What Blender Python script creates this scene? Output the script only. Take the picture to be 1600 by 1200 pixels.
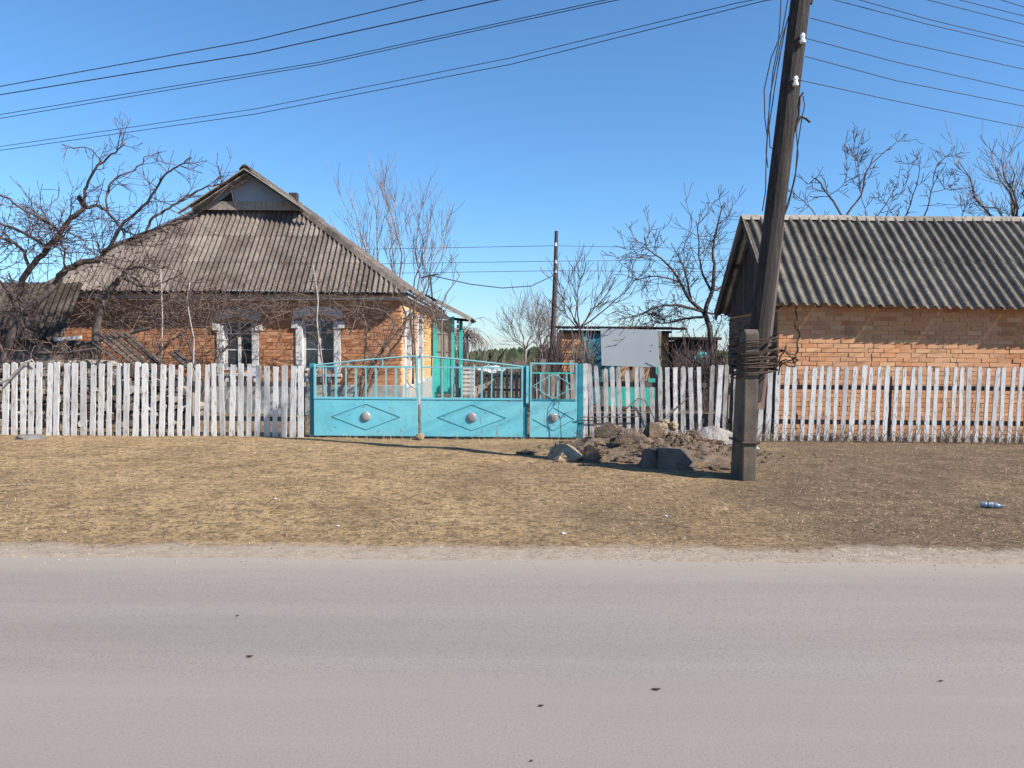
import bpy, bmesh, math, random
import numpy as np
from mathutils import Vector, Matrix, noise

for o in list(bpy.data.objects):
    bpy.data.objects.remove(o, do_unlink=True)
scene = bpy.context.scene
col = scene.collection
R = math.radians

# ------------------------------------------------------------------ camera, sky, sun, exposure
CAM = Vector((0, 0, 1.35)); F_PX = 1200.0
PITCH, ROLL = math.atan(50 / F_PX), R(0.45)
FW = Vector((0, math.cos(PITCH), -math.sin(PITCH)))
U0 = Vector((0, math.sin(PITCH), math.cos(PITCH))); R0 = Vector((1, 0, 0))
RT = R0 * math.cos(ROLL) + U0 * math.sin(ROLL)
UP = -R0 * math.sin(ROLL) + U0 * math.cos(ROLL)
cd = bpy.data.cameras.new('camera'); cam = bpy.data.objects.new('camera', cd); col.objects.link(cam)
cd.sensor_fit = 'HORIZONTAL'; cd.sensor_width = 36; cd.lens = F_PX / 1600 * 36
cd.clip_start = .05; cd.clip_end = 4000
m = Matrix((RT, UP, -FW)).transposed().to_4x4(); m.translation = CAM
cam.matrix_world = m
scene.camera = cam

SUN_EL = R(40); SUN_H = Vector((.887, -.461))
world = bpy.data.worlds.new('World'); scene.world = world; world.use_nodes = True
wn = world.node_tree.nodes; wl = world.node_tree.links
sky = wn.new('ShaderNodeTexSky'); sky.sky_type = 'NISHITA'; sky.sun_disc = False
sky.sun_elevation = SUN_EL; sky.sun_rotation = math.atan2(SUN_H.x, SUN_H.y)
sky.altitude = 3000; sky.air_density = 1.5; sky.dust_density = 4; sky.ozone_density = 10
wn['Background'].inputs['Strength'].default_value = .094
hs = wn.new('ShaderNodeHueSaturation'); hs.inputs['Saturation'].default_value = 1.02; hs.inputs['Hue'].default_value = .494
wl.new(sky.outputs[0], hs.inputs['Color']); wl.new(hs.outputs[0], wn['Background'].inputs['Color'])
sd = bpy.data.lights.new('sun', 'SUN'); sd.energy = 4.6; sd.angle = R(.5); sd.color = (1, .93, .84)
sun = bpy.data.objects.new('sun', sd); col.objects.link(sun)
SV = Vector((SUN_H.x * math.cos(SUN_EL), SUN_H.y * math.cos(SUN_EL), math.sin(SUN_EL)))
sun.rotation_euler = SV.to_track_quat('Z', 'Y').to_euler(); sun.location = SV * 60
vs = scene.view_settings; vs.view_transform = 'Standard'; vs.look = 'None'; vs.exposure = 1.0; vs.gamma = 1
scene.render.resolution_x = 1024; scene.render.resolution_y = 768

# ------------------------------------------------------------------ helpers
def at(px, py, Y):
    """the point at depth Y that the photograph shows at (px, py)"""
    d = FW + RT * ((px - 800) / F_PX) + UP * ((600 - py) / F_PX)
    return CAM + d * (Y / d.y)
def xat(px, Y): return at(px, 550, Y).x
def zat(px, py, Y): return at(px, py, Y).z

def sstep(a, b, x):
    t = min(1, max(0, (x - a) / (b - a))); return t * t * (3 - 2 * t)
def gh(x, y):
    """height of the ground"""
    n = noise.noise(Vector((x * .35, y * .5, 3.1))) * .045 + noise.noise(Vector((x * 1.3, y * 1.6, 7.7))) * .022
    n += noise.noise(Vector((x * 4.5, y * 5, 1.7))) * .012
    k = sstep(5.0, 6.2, y) * (1 - .6 * sstep(11, 12, y) * (1 - sstep(13, 15, y)))
    h = n * k + .05 * sstep(5.3, 7, y) * (1 - sstep(10, 12, y)) * (1 - .5 * sstep(-2, 3, x))
    h -= .03 * (1 - sstep(4.75, 5.05, y))
    if y > 36: h -= 11.5 * sstep(36, 190, y)
    return h

def obj(name, mesh, parent=None, **props):
    o = bpy.data.objects.new(name, mesh); col.objects.link(o)
    if parent: o.parent = parent
    for k, v in props.items():
        if v is not None: o[k] = v
    return o
def woff(p):
    v = Vector((0, 0, 0))
    while p: v += p.location; p = p.parent
    return v
def thing(name, label, cat, loc=(0, 0, 0), group=None):
    o = obj(name, None, label=label, category=cat, group=group); o.location = loc
    o.empty_display_size = .2
    return o

ORD = ['first', 'second', 'third', 'fourth', 'fifth', 'sixth', 'seventh', 'eighth', 'ninth', 'tenth']
class MB:
    def __init__(s): s.v = []; s.f = []; s.t = []
    def box(s, a, b, tint=0, jit=0):
        n = len(s.v)
        for x in (a[0], b[0]):
            for y in (a[1], b[1]):
                for z in (a[2], b[2]):
                    s.v.append((x + random.uniform(-jit, jit), y + random.uniform(-jit, jit), z + random.uniform(-jit, jit)))
        s.t += [tint] * 8
        for q in ((0, 1, 3, 2), (4, 6, 7, 5), (0, 4, 5, 1), (2, 3, 7, 6), (0, 2, 6, 4), (1, 5, 7, 3)):
            s.f.append(tuple(n + i for i in q))
        return s
    def bar(s, p, q, w, h, up=(0, 0, 1), tint=0):
        p, q = Vector(p), Vector(q); d = (q - p).normalized(); u = Vector(up)
        sx = d.cross(u)
        if sx.length < 1e-4: sx = d.cross(Vector((1, 0, 0)))
        sx.normalize(); sy = sx.cross(d).normalized(); n = len(s.v)
        for e in (p, q):
            for a, b in ((-1, -1), (1, -1), (1, 1), (-1, 1)):
                s.v.append(tuple(e + sx * (a * w / 2) + sy * (b * h / 2)))
        s.t += [tint] * 8
        for q4 in ((3, 2, 1, 0), (4, 5, 6, 7), (0, 1, 5, 4), (1, 2, 6, 5), (2, 3, 7, 6), (3, 0, 4, 7)):
            s.f.append(tuple(n + i for i in q4))
        return s
    def tube(s, pts, rad, n=6, tint=0):
        pts = [Vector(p) for p in pts]
        if not hasattr(rad, '__len__'): rad = [rad] * len(pts)
        base = len(s.v); prev = None
        for i, p in enumerate(pts):
            d = (pts[min(i + 1, len(pts) - 1)] - pts[max(i - 1, 0)])
            d = d.normalized() if d.length > 1e-9 else Vector((0, 0, 1))
            if prev is None:
                a = d.cross(Vector((0, 0, 1))) if abs(d.z) < .95 else d.cross(Vector((1, 0, 0)))
            else: a = prev - d * prev.dot(d)
            a = a.normalized(); prev = a; b = d.cross(a)
            for k in range(n):
                t = 2 * math.pi * k / n
                s.v.append(tuple(p + (a * math.cos(t) + b * math.sin(t)) * rad[i]))
        s.t += [tint] * (n * len(pts))
        for i in range(len(pts) - 1):
            for k in range(n):
                k2 = (k + 1) % n
                s.f.append((base + i * n + k, base + i * n + k2, base + (i + 1) * n + k2, base + (i + 1) * n + k))
        if n > 3:
            s.f.append(tuple(base + k for k in range(n))[::-1])
            e = base + (len(pts) - 1) * n
            s.f.append(tuple(e + k for k in range(n)))
        return s
    def prism(s, poly, a, b, axis='y', tint=0):
        """poly of 2-tuples extruded from a to b along axis"""
        n = len(s.v); k = len(poly)
        for t in (a, b):
            for (u, v) in poly:
                s.v.append((u, t, v) if axis == 'y' else (t, u, v) if axis == 'x' else (u, v, t))
        s.t += [tint] * (2 * k)
        s.f.append(tuple(range(n, n + k))); s.f.append(tuple(range(n + 2 * k - 1, n + k - 1, -1)))
        for i in range(k):
            j = (i + 1) % k; s.f.append((n + i, n + k + i, n + k + j, n + j))
        return s
    def mesh(s, name, mat, off=Vector((0, 0, 0)), smooth=False, fix=True):
        me = bpy.data.meshes.new(name)
        me.from_pydata([(v[0] - off.x, v[1] - off.y, v[2] - off.z) for v in s.v], [], s.f)
        if any(s.t):
            a = me.attributes.new('tint', 'FLOAT', 'POINT'); a.data.foreach_set('value', s.t)
        if fix and len(s.f) < 20000:
            bm = bmesh.new(); bm.from_mesh(me); bmesh.ops.recalc_face_normals(bm, faces=bm.faces); bm.to_mesh(me); bm.free()
        if smooth: me.polygons.foreach_set('use_smooth', [True] * len(me.polygons))
        me.materials.append(mat); me.update()
        return me
    def build(s, name, mat, parent=None, smooth=False, bevel=0, **props):
        if not s.v: return None
        if parent is not None: off = woff(parent); loc = None
        else:
            A = np.array(s.v); lo, hi = A.min(0), A.max(0)
            off = Vector(((lo[0] + hi[0]) / 2, (lo[1] + hi[1]) / 2, lo[2])); loc = off
        o = obj(name, s.mesh(name, mat, off, smooth), parent, **props)
        if loc is not None: o.location = loc
        if bevel:
            b = o.modifiers.new('bevel', 'BEVEL'); b.width = bevel; b.segments = 2; b.limit_method = 'ANGLE'
        return o

# ------------------------------------------------------------------ materials
def node_mat(name):
    m = bpy.data.materials.new(name); m.use_nodes = True
    nt = m.node_tree; return m, nt, nt.nodes['Principled BSDF']
def ramp(nt, fac, stops):
    r = nt.nodes.new('ShaderNodeValToRGB'); e = r.color_ramp.elements
    while len(e) < len(stops): e.new(.5)
    for x, (p, c) in zip(e, stops): x.position = p; x.color = (*c, 1)
    nt.links.new(fac, r.inputs[0]); return r.outputs[0]
def nz(nt, scale, detail=6, rough=.6, coord='Object', stretch=None, dist=0):
    tc = nt.nodes.new('ShaderNodeTexCoord'); out = tc.outputs[coord] if coord != 'World' else None
    if coord == 'World': out = nt.nodes.new('ShaderNodeNewGeometry').outputs['Position']
    if stretch:
        mp = nt.nodes.new('ShaderNodeMapping'); mp.inputs['Scale'].default_value = stretch
        nt.links.new(out, mp.inputs[0]); out = mp.outputs[0]
    n = nt.nodes.new('ShaderNodeTexNoise'); n.inputs['Scale'].default_value = scale
    n.inputs['Detail'].default_value = detail; n.inputs['Roughness'].default_value = rough
    n.inputs['Distortion'].default_value = dist
    nt.links.new(out, n.inputs['Vector']); return n.outputs['Fac']
def mixc(nt, fac, a, b, mode='MIX'):
    x = nt.nodes.new('ShaderNodeMix'); x.data_type = 'RGBA'; x.blend_type = mode
    for s, v in ((x.inputs[0], fac), (x.inputs[6], a), (x.inputs[7], b)):
        if isinstance(v, (int, float)): s.default_value = v
        elif isinstance(v, tuple): s.default_value = (*v, 1)
        else: nt.links.new(v, s)
    return x.outputs[2]
def bumpn(nt, bsdf, h, strength=.4, dist=.01):
    b = nt.nodes.new('ShaderNodeBump'); b.inputs['Strength'].default_value = strength; b.inputs['Distance'].default_value = dist
    nt.links.new(h, b.inputs['Height']); nt.links.new(b.outputs[0], bsdf.inputs['Normal'])
def math_n(nt, op, a, b=None):
    x = nt.nodes.new('ShaderNodeMath'); x.operation = op
    for i, v in enumerate((a, b)):
        if v is None: continue
        if isinstance(v, (int, float)): x.inputs[i].default_value = v
        else: nt.links.new(v, x.inputs[i])
    return x.outputs[0]
def simple(name, stops, scale=6, rough=.85, bump=.4, bscale=None, stretch=None, coord='World', spots=None, metallic=0, dist=.008, rnd=0, spec=.3):
    """noise through a ramp, optional second stain layer (scale, lo, hi, colour, amount)"""
    m, nt, b = node_mat(name)
    f = nz(nt, scale, stretch=stretch, coord=coord)
    if rnd:
        oi = nt.nodes.new('ShaderNodeObjectInfo')
        f = math_n(nt, 'ADD', f, math_n(nt, 'MULTIPLY', math_n(nt, 'SUBTRACT', oi.outputs['Random'], .5), rnd))
    c = ramp(nt, f, stops)
    for sp in (spots or []):
        g = nz(nt, sp[0], coord=coord, stretch=sp[5] if len(sp) > 5 else None)
        k = ramp(nt, g, [(sp[1], (0, 0, 0)), (sp[2], (sp[4],) * 3)])
        c = mixc(nt, k, c, sp[3])
    nt.links.new(c, b.inputs['Base Color']); b.inputs['Roughness'].default_value = rough
    b.inputs['Metallic'].default_value = metallic; b.inputs['Specular IOR Level'].default_value = spec
    if bump: bumpn(nt, b, nz(nt, bscale or scale * 6, coord=coord, stretch=stretch), bump, dist)
    return m
def brick_mat(name, stops, spots):
    m, nt, b = node_mat(name)
    oi = nt.nodes.new('ShaderNodeObjectInfo'); at_ = nt.nodes.new('ShaderNodeAttribute'); at_.attribute_name = 'tint'
    t = math_n(nt, 'FRACT', math_n(nt, 'ADD', oi.outputs['Random'], at_.outputs['Fac']))
    w = nt.nodes.new('ShaderNodeTexWhiteNoise'); w.noise_dimensions = '1D'; nt.links.new(t, w.inputs['W'])
    c = ramp(nt, w.outputs['Value'], stops)
    for (sc, lo, hi, cc, am) in spots:
        k = ramp(nt, nz(nt, sc, coord='World'), [(lo, (0, 0, 0)), (hi, (am,) * 3)])
        c = mixc(nt, k, c, cc)
    nt.links.new(c, b.inputs['Base Color']); b.inputs['Roughness'].default_value = .9
    b.inputs['Specular IOR Level'].default_value = .2
    bumpn(nt, b, nz(nt, 70, coord='World'), .5, .006)
    return m

M = {}
M['brick_shed'] = brick_mat('shed_brick', [(0, (.36, .15, .07)), (.3, (.46, .215, .1)), (.6, (.52, .25, .115)), (.86, (.5, .27, .15)), (1, (.58, .34, .17))],
    [(1.7, .42, .7, (.47, .27, .155), .8), (16, .56, .72, (.55, .38, .25), .6), (2.6, .6, .72, (.2, .12, .085), .55), (1.1, .62, .75, (.5, .37, .27), .6)])
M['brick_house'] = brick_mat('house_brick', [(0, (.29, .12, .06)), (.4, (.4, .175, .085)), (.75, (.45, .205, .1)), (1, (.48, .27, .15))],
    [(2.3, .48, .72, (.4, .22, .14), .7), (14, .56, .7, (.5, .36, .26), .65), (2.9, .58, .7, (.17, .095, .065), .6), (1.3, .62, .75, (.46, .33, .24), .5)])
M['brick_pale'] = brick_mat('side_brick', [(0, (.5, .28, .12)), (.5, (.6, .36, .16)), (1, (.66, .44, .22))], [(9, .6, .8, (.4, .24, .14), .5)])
M['brick_dark'] = brick_mat('dark_brick_wall', [(0, (.06, .04, .035)), (.5, (.1, .07, .06)), (1, (.15, .11, .09))], [(5, .5, .7, (.07, .06, .06), .6)])  # darker, greyer brick tone for the left gable wall
M['mortar_dark'] = simple('dark_mortar', [(.3, (.05, .04, .036)), (.7, (.09, .075, .065))], 12)
M['mortar'] = simple('mortar', [(.3, (.34, .2, .12)), (.7, (.5, .32, .2))], 12)
def roof_mat(name, stops, li):
    m, nt, b = node_mat(name)
    oi = nt.nodes.new('ShaderNodeObjectInfo')
    f = math_n(nt, 'ADD', nz(nt, 2.2, coord='World', detail=9, rough=.7), math_n(nt, 'MULTIPLY', math_n(nt, 'SUBTRACT', oi.outputs['Random'], .5), .22))
    c = ramp(nt, f, stops)
    k = ramp(nt, nz(nt, 23, coord='World', rough=.7), [(.5, (0, 0, 0)), (.68, (.75,) * 3)])
    c = mixc(nt, k, c, tuple(x * .3 for x in stops[0][1]))
    v = nt.nodes.new('ShaderNodeTexVoronoi'); v.inputs['Scale'].default_value = 9
    g = nt.nodes.new('ShaderNodeNewGeometry'); nt.links.new(g.outputs['Position'], v.inputs['Vector'])
    kk = math_n(nt, 'MULTIPLY', ramp(nt, v.outputs['Distance'], [(.1, (1, 1, 1)), (.2, (0, 0, 0))]),
                ramp(nt, nz(nt, 3.5, coord='World'), [(li, (0, 0, 0)), (li + .08, (1, 1, 1))]))
    c = mixc(nt, math_n(nt, 'MULTIPLY', kk, .7), c, (.45, .43, .39))
    nt.links.new(c, b.inputs['Base Color']); b.inputs['Roughness'].default_value = .95; b.inputs['Specular IOR Level'].default_value = .15
    bumpn(nt, b, nz(nt, 90, coord='World'), .6, .006)
    return m
M['roof_shed'] = roof_mat('shed_slate', [(.3, (.18, .16, .13)), (.5, (.29, .262, .222)), (.75, (.41, .37, .3))], .55)
M['roof_house'] = roof_mat('house_slate', [(.3, (.075, .06, .05)), (.5, (.135, .112, .096)), (.75, (.22, .188, .16))], .56)
M['roof_rust'] = roof_mat('rusty_slate', [(.3, (.1, .07, .06)), (.6, (.17, .12, .1)), (.8, (.25, .2, .17))], .6)
M['picket'] = simple('picket_paint', [(.25, (.36, .35, .34)), (.5, (.51, .505, .495)), (.8, (.58, .575, .56))], 3, .8, .3, 40, (3, 3, .5), rnd=.35,
    spots=[(14, .55, .66, (.2, .17, .14), .8, (2.5, 2.5, .5)), (5, .55, .75, (.34, .31, .27), .6), (60, .6, .68, (.1, .08, .07), .6)])
M['picket_bare'] = simple('picket_worn', [(.25, (.2, .18, .16)), (.5, (.36, .355, .345)), (.8, (.47, .465, .45))], 4, .85, .4, 40, (3, 3, .4), rnd=.3,
    spots=[(14, .5, .66, (.15, .12, .1), .85, (2.5, 2.5, .5))])
M['oldwood'] = simple('old_wood', [(.3, (.09, .075, .06)), (.6, (.2, .17, .14)), (.8, (.3, .27, .23))], 5, .9, .6, 40, (4, 4, .6), rnd=.4)
M['darkwood'] = simple('dark_wood', [(.3, (.035, .028, .024)), (.6, (.08, .065, .055)), (.85, (.15, .125, .1))], 6, .9, .6, 30, (3, 3, .5), rnd=.3)
M['pole'] = simple('pole_wood', [(.3, (.014, .012, .011)), (.55, (.042, .035, .032)), (.8, (.095, .08, .072))], 7, .9, .9, 30, (6, 6, .35), dist=.015)
M['greywood'] = simple('grey_wood', [(.3, (.2, .18, .155)), (.7, (.36, .33, .29))], 5, .9, .5, 40, (2, 2, .8), rnd=.3)
M['redwood'] = simple('red_brown_wood', [(.3, (.13, .085, .07)), (.7, (.26, .18, .15))], 5, .9, .5, 40, (5, 5, .5))
M['concrete'] = simple('stub_concrete', [(.3, (.06, .048, .038)), (.7, (.125, .105, .085))], 5, .92, .6, 60, spots=[(2.2, .54, .66, (.22, .165, .09), .5), (30, .6, .7, (.15, .13, .11), .6)])
M['concrete_grey'] = simple('concrete_grey', [(.3, (.09, .085, .08)), (.7, (.19, .18, .17))], 6, .92, .7, 50)
M['rust'] = simple('rusty_wire', [(.3, (.03, .022, .018)), (.7, (.1, .06, .045))], 30, .7, .4, metallic=.3)
M['wire'] = simple('wire', [(.3, (.02, .02, .022)), (.7, (.04, .04, .045))], 30, .6, 0)
M['teal'] = simple('teal_paint', [(.25, (.1, .39, .46)), (.5, (.13, .44, .51)), (.8, (.16, .47, .53))], 2.5, .6, .35, 3.5, dist=.02, spots=[(1.4, .45, .7, (.2, .47, .5), .6), (3, .55, .75, (.16, .36, .38), .5, (1, 1, .35)), (16, .62, .68, (.16, .1, .06), .75), (9, .63, .7, (.2, .15, .1), .6, (3, 3, .3)), (2.2, .56, .7, (.14, .33, .36), .5)], spec=.3)
M['tealpale'] = simple('teal_rail_paint', [(.3, (.13, .35, .38)), (.7, (.2, .43, .45))], 8, .5, .2, spots=[(30, .6, .7, (.2, .16, .12), .6)])
M['tealdark'] = simple('teal_post_shade_and_door', [(.3, (.02, .16, .22)), (.7, (.035, .23, .29))], 5, .5, .2)  # dark teal for the door; on gate posts their shaded side in colour
M['green'] = simple('green_paint', [(.3, (.03, .34, .27)), (.7, (.05, .44, .35))], 4, .55, .15, spots=[(20, .62, .72, (.1, .2, .17), .5)])
M['porch'] = simple('porch_paint', [(.3, (.03, .36, .33)), (.7, (.06, .46, .41))], 4, .6, .2, spots=[(25, .6, .7, (.3, .4, .36), .5)])
M['white'] = simple('white_plaster', [(.3, (.42, .415, .41)), (.6, (.56, .55, .54))], 5, .9, .4, spots=[(9, .6, .72, (.45, .4, .36), .7)])
M['whitewood'] = simple('white_frame_paint', [(.3, (.42, .42, .42)), (.7, (.54, .54, .54))], 9, .6, .2, spots=[(30, .6, .7, (.35, .32, .3), .6)])
M['plinth'] = simple('plinth_plaster', [(.3, (.22, .22, .2)), (.6, (.33, .34, .31)), (.8, (.25, .33, .31))], 3, .95, .5)
M['sheet'] = simple('grey_sheet_metal', [(.35, (.29, .325, .355)), (.65, (.32, .355, .385))], 1.5, .5, .04, 4, spec=.4)
M['gablet'] = simple('pale_blue_board', [(.3, (.2, .24, .29)), (.7, (.26, .3, .35))], 3, .7, .1)
M['cap'] = simple('hub_metal', [(.3, (.2, .19, .19)), (.6, (.3, .29, .29))], 14, .55, .15, metallic=.2, spots=[(20, .56, .7, (.25, .14, .08), .7)])
M['groove'] = simple('panel_groove', [(.3, (.02, .09, .11)), (.7, (.04, .15, .18))], 8, .6, 0)
M['porcelain'] = simple('porcelain', [(.3, (.7, .7, .68)), (.7, (.8, .8, .8))], 9, .25, 0)
M['tarp'] = simple('white_tarp', [(.3, (.4, .45, .44)), (.7, (.52, .55, .54))], 4, .6, .4)
M['tealtarp'] = simple('teal_tarp', [(.3, (.02, .28, .27)), (.7, (.06, .48, .45))], 7, .6, .6)
M['chimney'] = simple('soot_and_crack_shade', [(.3, (.02, .02, .022)), (.7, (.07, .06, .06))], 9, .9, .5)  # sooty chimney brick, also the painted shade inside the wall crack
m, nt, b = node_mat('window_glass'); b.inputs['Base Color'].default_value = (.035, .045, .055, 1); b.inputs['Roughness'].default_value = .06
bumpn(nt, b, nz(nt, 2.5, coord='World'), .05, .02); M['glass'] = m
m, nt, b = node_mat('dusty_glass'); nt.links.new(ramp(nt, nz(nt, 4, coord='World'), [(.35, (.2, .2, .18)), (.6, (.3, .3, .27)), (.75, (.17, .22, .15))]), b.inputs['Base Color']); b.inputs['Roughness'].default_value = .35; M['dustglass'] = m
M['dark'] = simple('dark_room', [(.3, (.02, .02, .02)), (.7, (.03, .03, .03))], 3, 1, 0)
M['curtain'] = simple('curtain', [(.3, (.35, .34, .32)), (.7, (.5, .49, .46))], 6, 1, .3, 12, (8, 8, .5))
BK = lambda n, a, c, s=18: simple(n, [(.3, a), (.7, c)], s, .92, .5)
M['bark'] = BK('dark_bark', (.035, .027, .024), (.12, .095, .085))
M['twig'] = BK('twig_bark', (.05, .034, .034), (.12, .085, .08))
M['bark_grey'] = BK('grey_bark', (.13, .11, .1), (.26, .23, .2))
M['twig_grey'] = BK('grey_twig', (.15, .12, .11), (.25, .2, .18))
M['bark_white'] = BK('pale_bark', (.17, .15, .135), (.42, .39, .36), 8)
M['cane'] = BK('vine_cane', (.07, .045, .037), (.19, .135, .11))
M['weed'] = BK('dry_weed', (.16, .11, .07), (.36, .27, .17))
M['rock_tan'] = simple('tan_rock', [(.25, (.15, .11, .075)), (.5, (.27, .205, .135)), (.75, (.42, .33, .23))], 7, .95, .9, 40, dist=.02)
M['rock_dirt'] = simple('dirt_clod', [(.25, (.07, .05, .036)), (.55, (.155, .11, .075)), (.8, (.26, .19, .13))], 9, .97, 1, 45, dist=.03)
M['rock_grey'] = simple('grey_slab', [(.3, (.075, .058, .045)), (.7, (.15, .12, .1))], 9, .95, .8, 60)
M['gravel'] = simple('gravel_heap', [(.3, (.16, .145, .13)), (.6, (.3, .27, .25)), (.8, (.42, .39, .36))], 40, .97, 1, 60, dist=.02)
M['grit'] = simple('sandy_grit', [(.3, (.26, .21, .16)), (.7, (.48, .4, .32))], 40, .97, .5)
M['log_end'] = simple('log_end', [(.3, (.1, .085, .068)), (.6, (.22, .195, .165)), (.8, (.36, .335, .3))], 14, .95, .5, rnd=.5)
M['log_bark'] = simple('log_bark', [(.3, (.1, .08, .065)), (.7, (.28, .24, .2))], 14, .95, .6, rnd=.4)
M['leaf'] = simple('dead_leaf', [(.3, (.03, .02, .015)), (.7, (.08, .055, .035))], 30, .9, .3)
M['litter'] = simple('white_litter', [(.3, (.28, .28, .27)), (.7, (.42, .42, .41))], 20, .7, .3)
M['forest'] = simple('forest', [(.3, (.02, .032, .016)), (.55, (.045, .055, .026)), (.8, (.11, .085, .05))], .12, 1, 0)
M['bush'] = simple('far_bush', [(.3, (.1, .075, .055)), (.7, (.2, .155, .12))], 3, 1, 0)
m, nt, b = node_mat('blue_plastic'); b.inputs['Base Color'].default_value = (.2, .28, .38, 1); b.inputs['Roughness'].default_value = .3
b.inputs['Transmission Weight'].default_value = .35; bumpn(nt, b, nz(nt, 30), .5, .01); M['plastic'] = m

# ground: straw and trodden earth
m, nt, b = node_mat('dry_verge')
g = nt.nodes.new('ShaderNodeNewGeometry'); sx = nt.nodes.new('ShaderNodeSeparateXYZ'); nt.links.new(g.outputs['Position'], sx.inputs[0])
c = ramp(nt, nz(nt, 1.1, 8, .65, 'World'), [(.3, (.32, .215, .115)), (.5, (.5, .345, .178)), (.7, (.62, .44, .225))])
k = ramp(nt, math_n(nt, 'ADD', math_n(nt, 'MULTIPLY', sx.outputs['X'], .06), nz(nt, .45, 4, .6, 'World')), [(.42, (0, 0, 0)), (.72, (.95,) * 3)])
c = mixc(nt, k, c, ramp(nt, nz(nt, 2.3, 8, .7, 'World'), [(.3, (.11, .075, .052)), (.55, (.2, .143, .097)), (.75, (.31, .225, .148))]))
c = mixc(nt, ramp(nt, nz(nt, 24, 8, .8, 'World'), [(.4, (.95,) * 3), (.5, (0, 0, 0))]), c, (.075, .05, .032))
c = mixc(nt, ramp(nt, nz(nt, 8, 9, .8, 'World'), [(.38, (.85,) * 3), (.54, (0, 0, 0))]), c, (.12, .085, .055))
c = mixc(nt, ramp(nt, nz(nt, 13, 9, .85, 'World'), [(.56, (0, 0, 0)), (.7, (.7,) * 3)]), c, (.56, .43, .26))
c = mixc(nt, ramp(nt, nz(nt, 50, 4, .8, 'World'), [(.56, (0, 0, 0)), (.68, (.75,) * 3)]), c, (.5, .4, .26))
yd = ramp(nt, math_n(nt, 'MULTIPLY', sx.outputs['Y'], .05), [(.58, (0, 0, 0)), (.64, (.8,) * 3)])
c = mixc(nt, yd, c, ramp(nt, nz(nt, 5, 8, .75, 'World'), [(.35, (.07, .055, .04)), (.55, (.17, .13, .095)), (.7, (.27, .21, .15))]))
edge = math_n(nt, 'ADD', sx.outputs['Y'], math_n(nt, 'ADD', math_n(nt, 'MULTIPLY', nz(nt, 1.3, 5, .6, 'World', (1, .6, 1)), -.6), math_n(nt, 'MULTIPLY', nz(nt, 14, 5, .7, 'World'), -.35)))
e = nt.nodes.new('ShaderNodeMapRange'); e.inputs['From Min'].default_value = 4.72; e.inputs['From Max'].default_value = 4.9
nt.links.new(edge, e.inputs['Value'])
sand = ramp(nt, nz(nt, 9, 8, .7, 'World'), [(.3, (.36, .285, .215)), (.5, (.46, .375, .29)), (.7, (.53, .44, .35))])
c = mixc(nt, e.outputs[0], sand, c)
nt.links.new(c, b.inputs['Base Color']); b.inputs['Roughness'].default_value = 1; b.inputs['Specular IOR Level'].default_value = .1
bumpn(nt, b, math_n(nt, 'ADD', nz(nt, 45, 8, .8, 'World', (.8, 1.2, 1)), math_n(nt, 'MULTIPLY', nz(nt, 9, 6, .7, 'World', (.7, 1.4, 1)), 1.6)), 1, .035)
M['verge'] = m
m, nt, b = node_mat('worn_asphalt')
c = ramp(nt, nz(nt, 1.5, 6, .6, 'World', (.12, 1.6, 1)), [(.3, (.208, .182, .16)), (.5, (.23, .202, .177)), (.7, (.252, .222, .195))])
c = mixc(nt, ramp(nt, nz(nt, .5, 4, .5, 'World', (.3, 1, 1)), [(.45, (0, 0, 0)), (.65, (.5,) * 3)]), c, (.2, .188, .178))
c = mixc(nt, ramp(nt, nz(nt, 95, 4, .85, 'World'), [(.38, (.6,) * 3), (.5, (0, 0, 0))]), c, (.11, .1, .092))
c = mixc(nt, ramp(nt, nz(nt, 170, 3, .8, 'World'), [(.62, (0, 0, 0)), (.7, (.4,) * 3)]), c, (.4, .38, .36))
g = nt.nodes.new('ShaderNodeNewGeometry'); sx = nt.nodes.new('ShaderNodeSeparateXYZ'); nt.links.new(g.outputs['Position'], sx.inputs[0])
e = nt.nodes.new('ShaderNodeMapRange'); e.inputs['From Min'].default_value = 4.55; e.inputs['From Max'].default_value = 5.0
nt.links.new(math_n(nt, 'ADD', sx.outputs['Y'], math_n(nt, 'MULTIPLY', nz(nt, 4, 5, .7, 'World'), .25)), e.inputs['Value'])
c = mixc(nt, math_n(nt, 'MULTIPLY', e.outputs[0], .5), c, (.33, .28, .23))
lane = nt.nodes.new('ShaderNodeMapRange'); lane.inputs['From Min'].default_value = 3.2; lane.inputs['From Max'].default_value = 3.12
nt.links.new(math_n(nt, 'ADD', sx.outputs['Y'], math_n(nt, 'MULTIPLY', nz(nt, .8, 4, .6, 'World'), .06)), lane.inputs['Value'])
c = mixc(nt, math_n(nt, 'MULTIPLY', lane.outputs[0], .45), c, (.235, .205, .178))
c = mixc(nt, ramp(nt, nz(nt, 2.2, 7, .65, 'World', (.08, 2.4, 1)), [(.52, (0, 0, 0)), (.68, (.22,) * 3)]), c, (.27, .242, .215))
nt.links.new(c, b.inputs['Base Color']); b.inputs['Roughness'].default_value = .9; b.inputs['Specular IOR Level'].default_value = .25
bumpn(nt, b, nz(nt, 140, 4, .8, 'World'), .35, .006)
M['road'] = m

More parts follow.
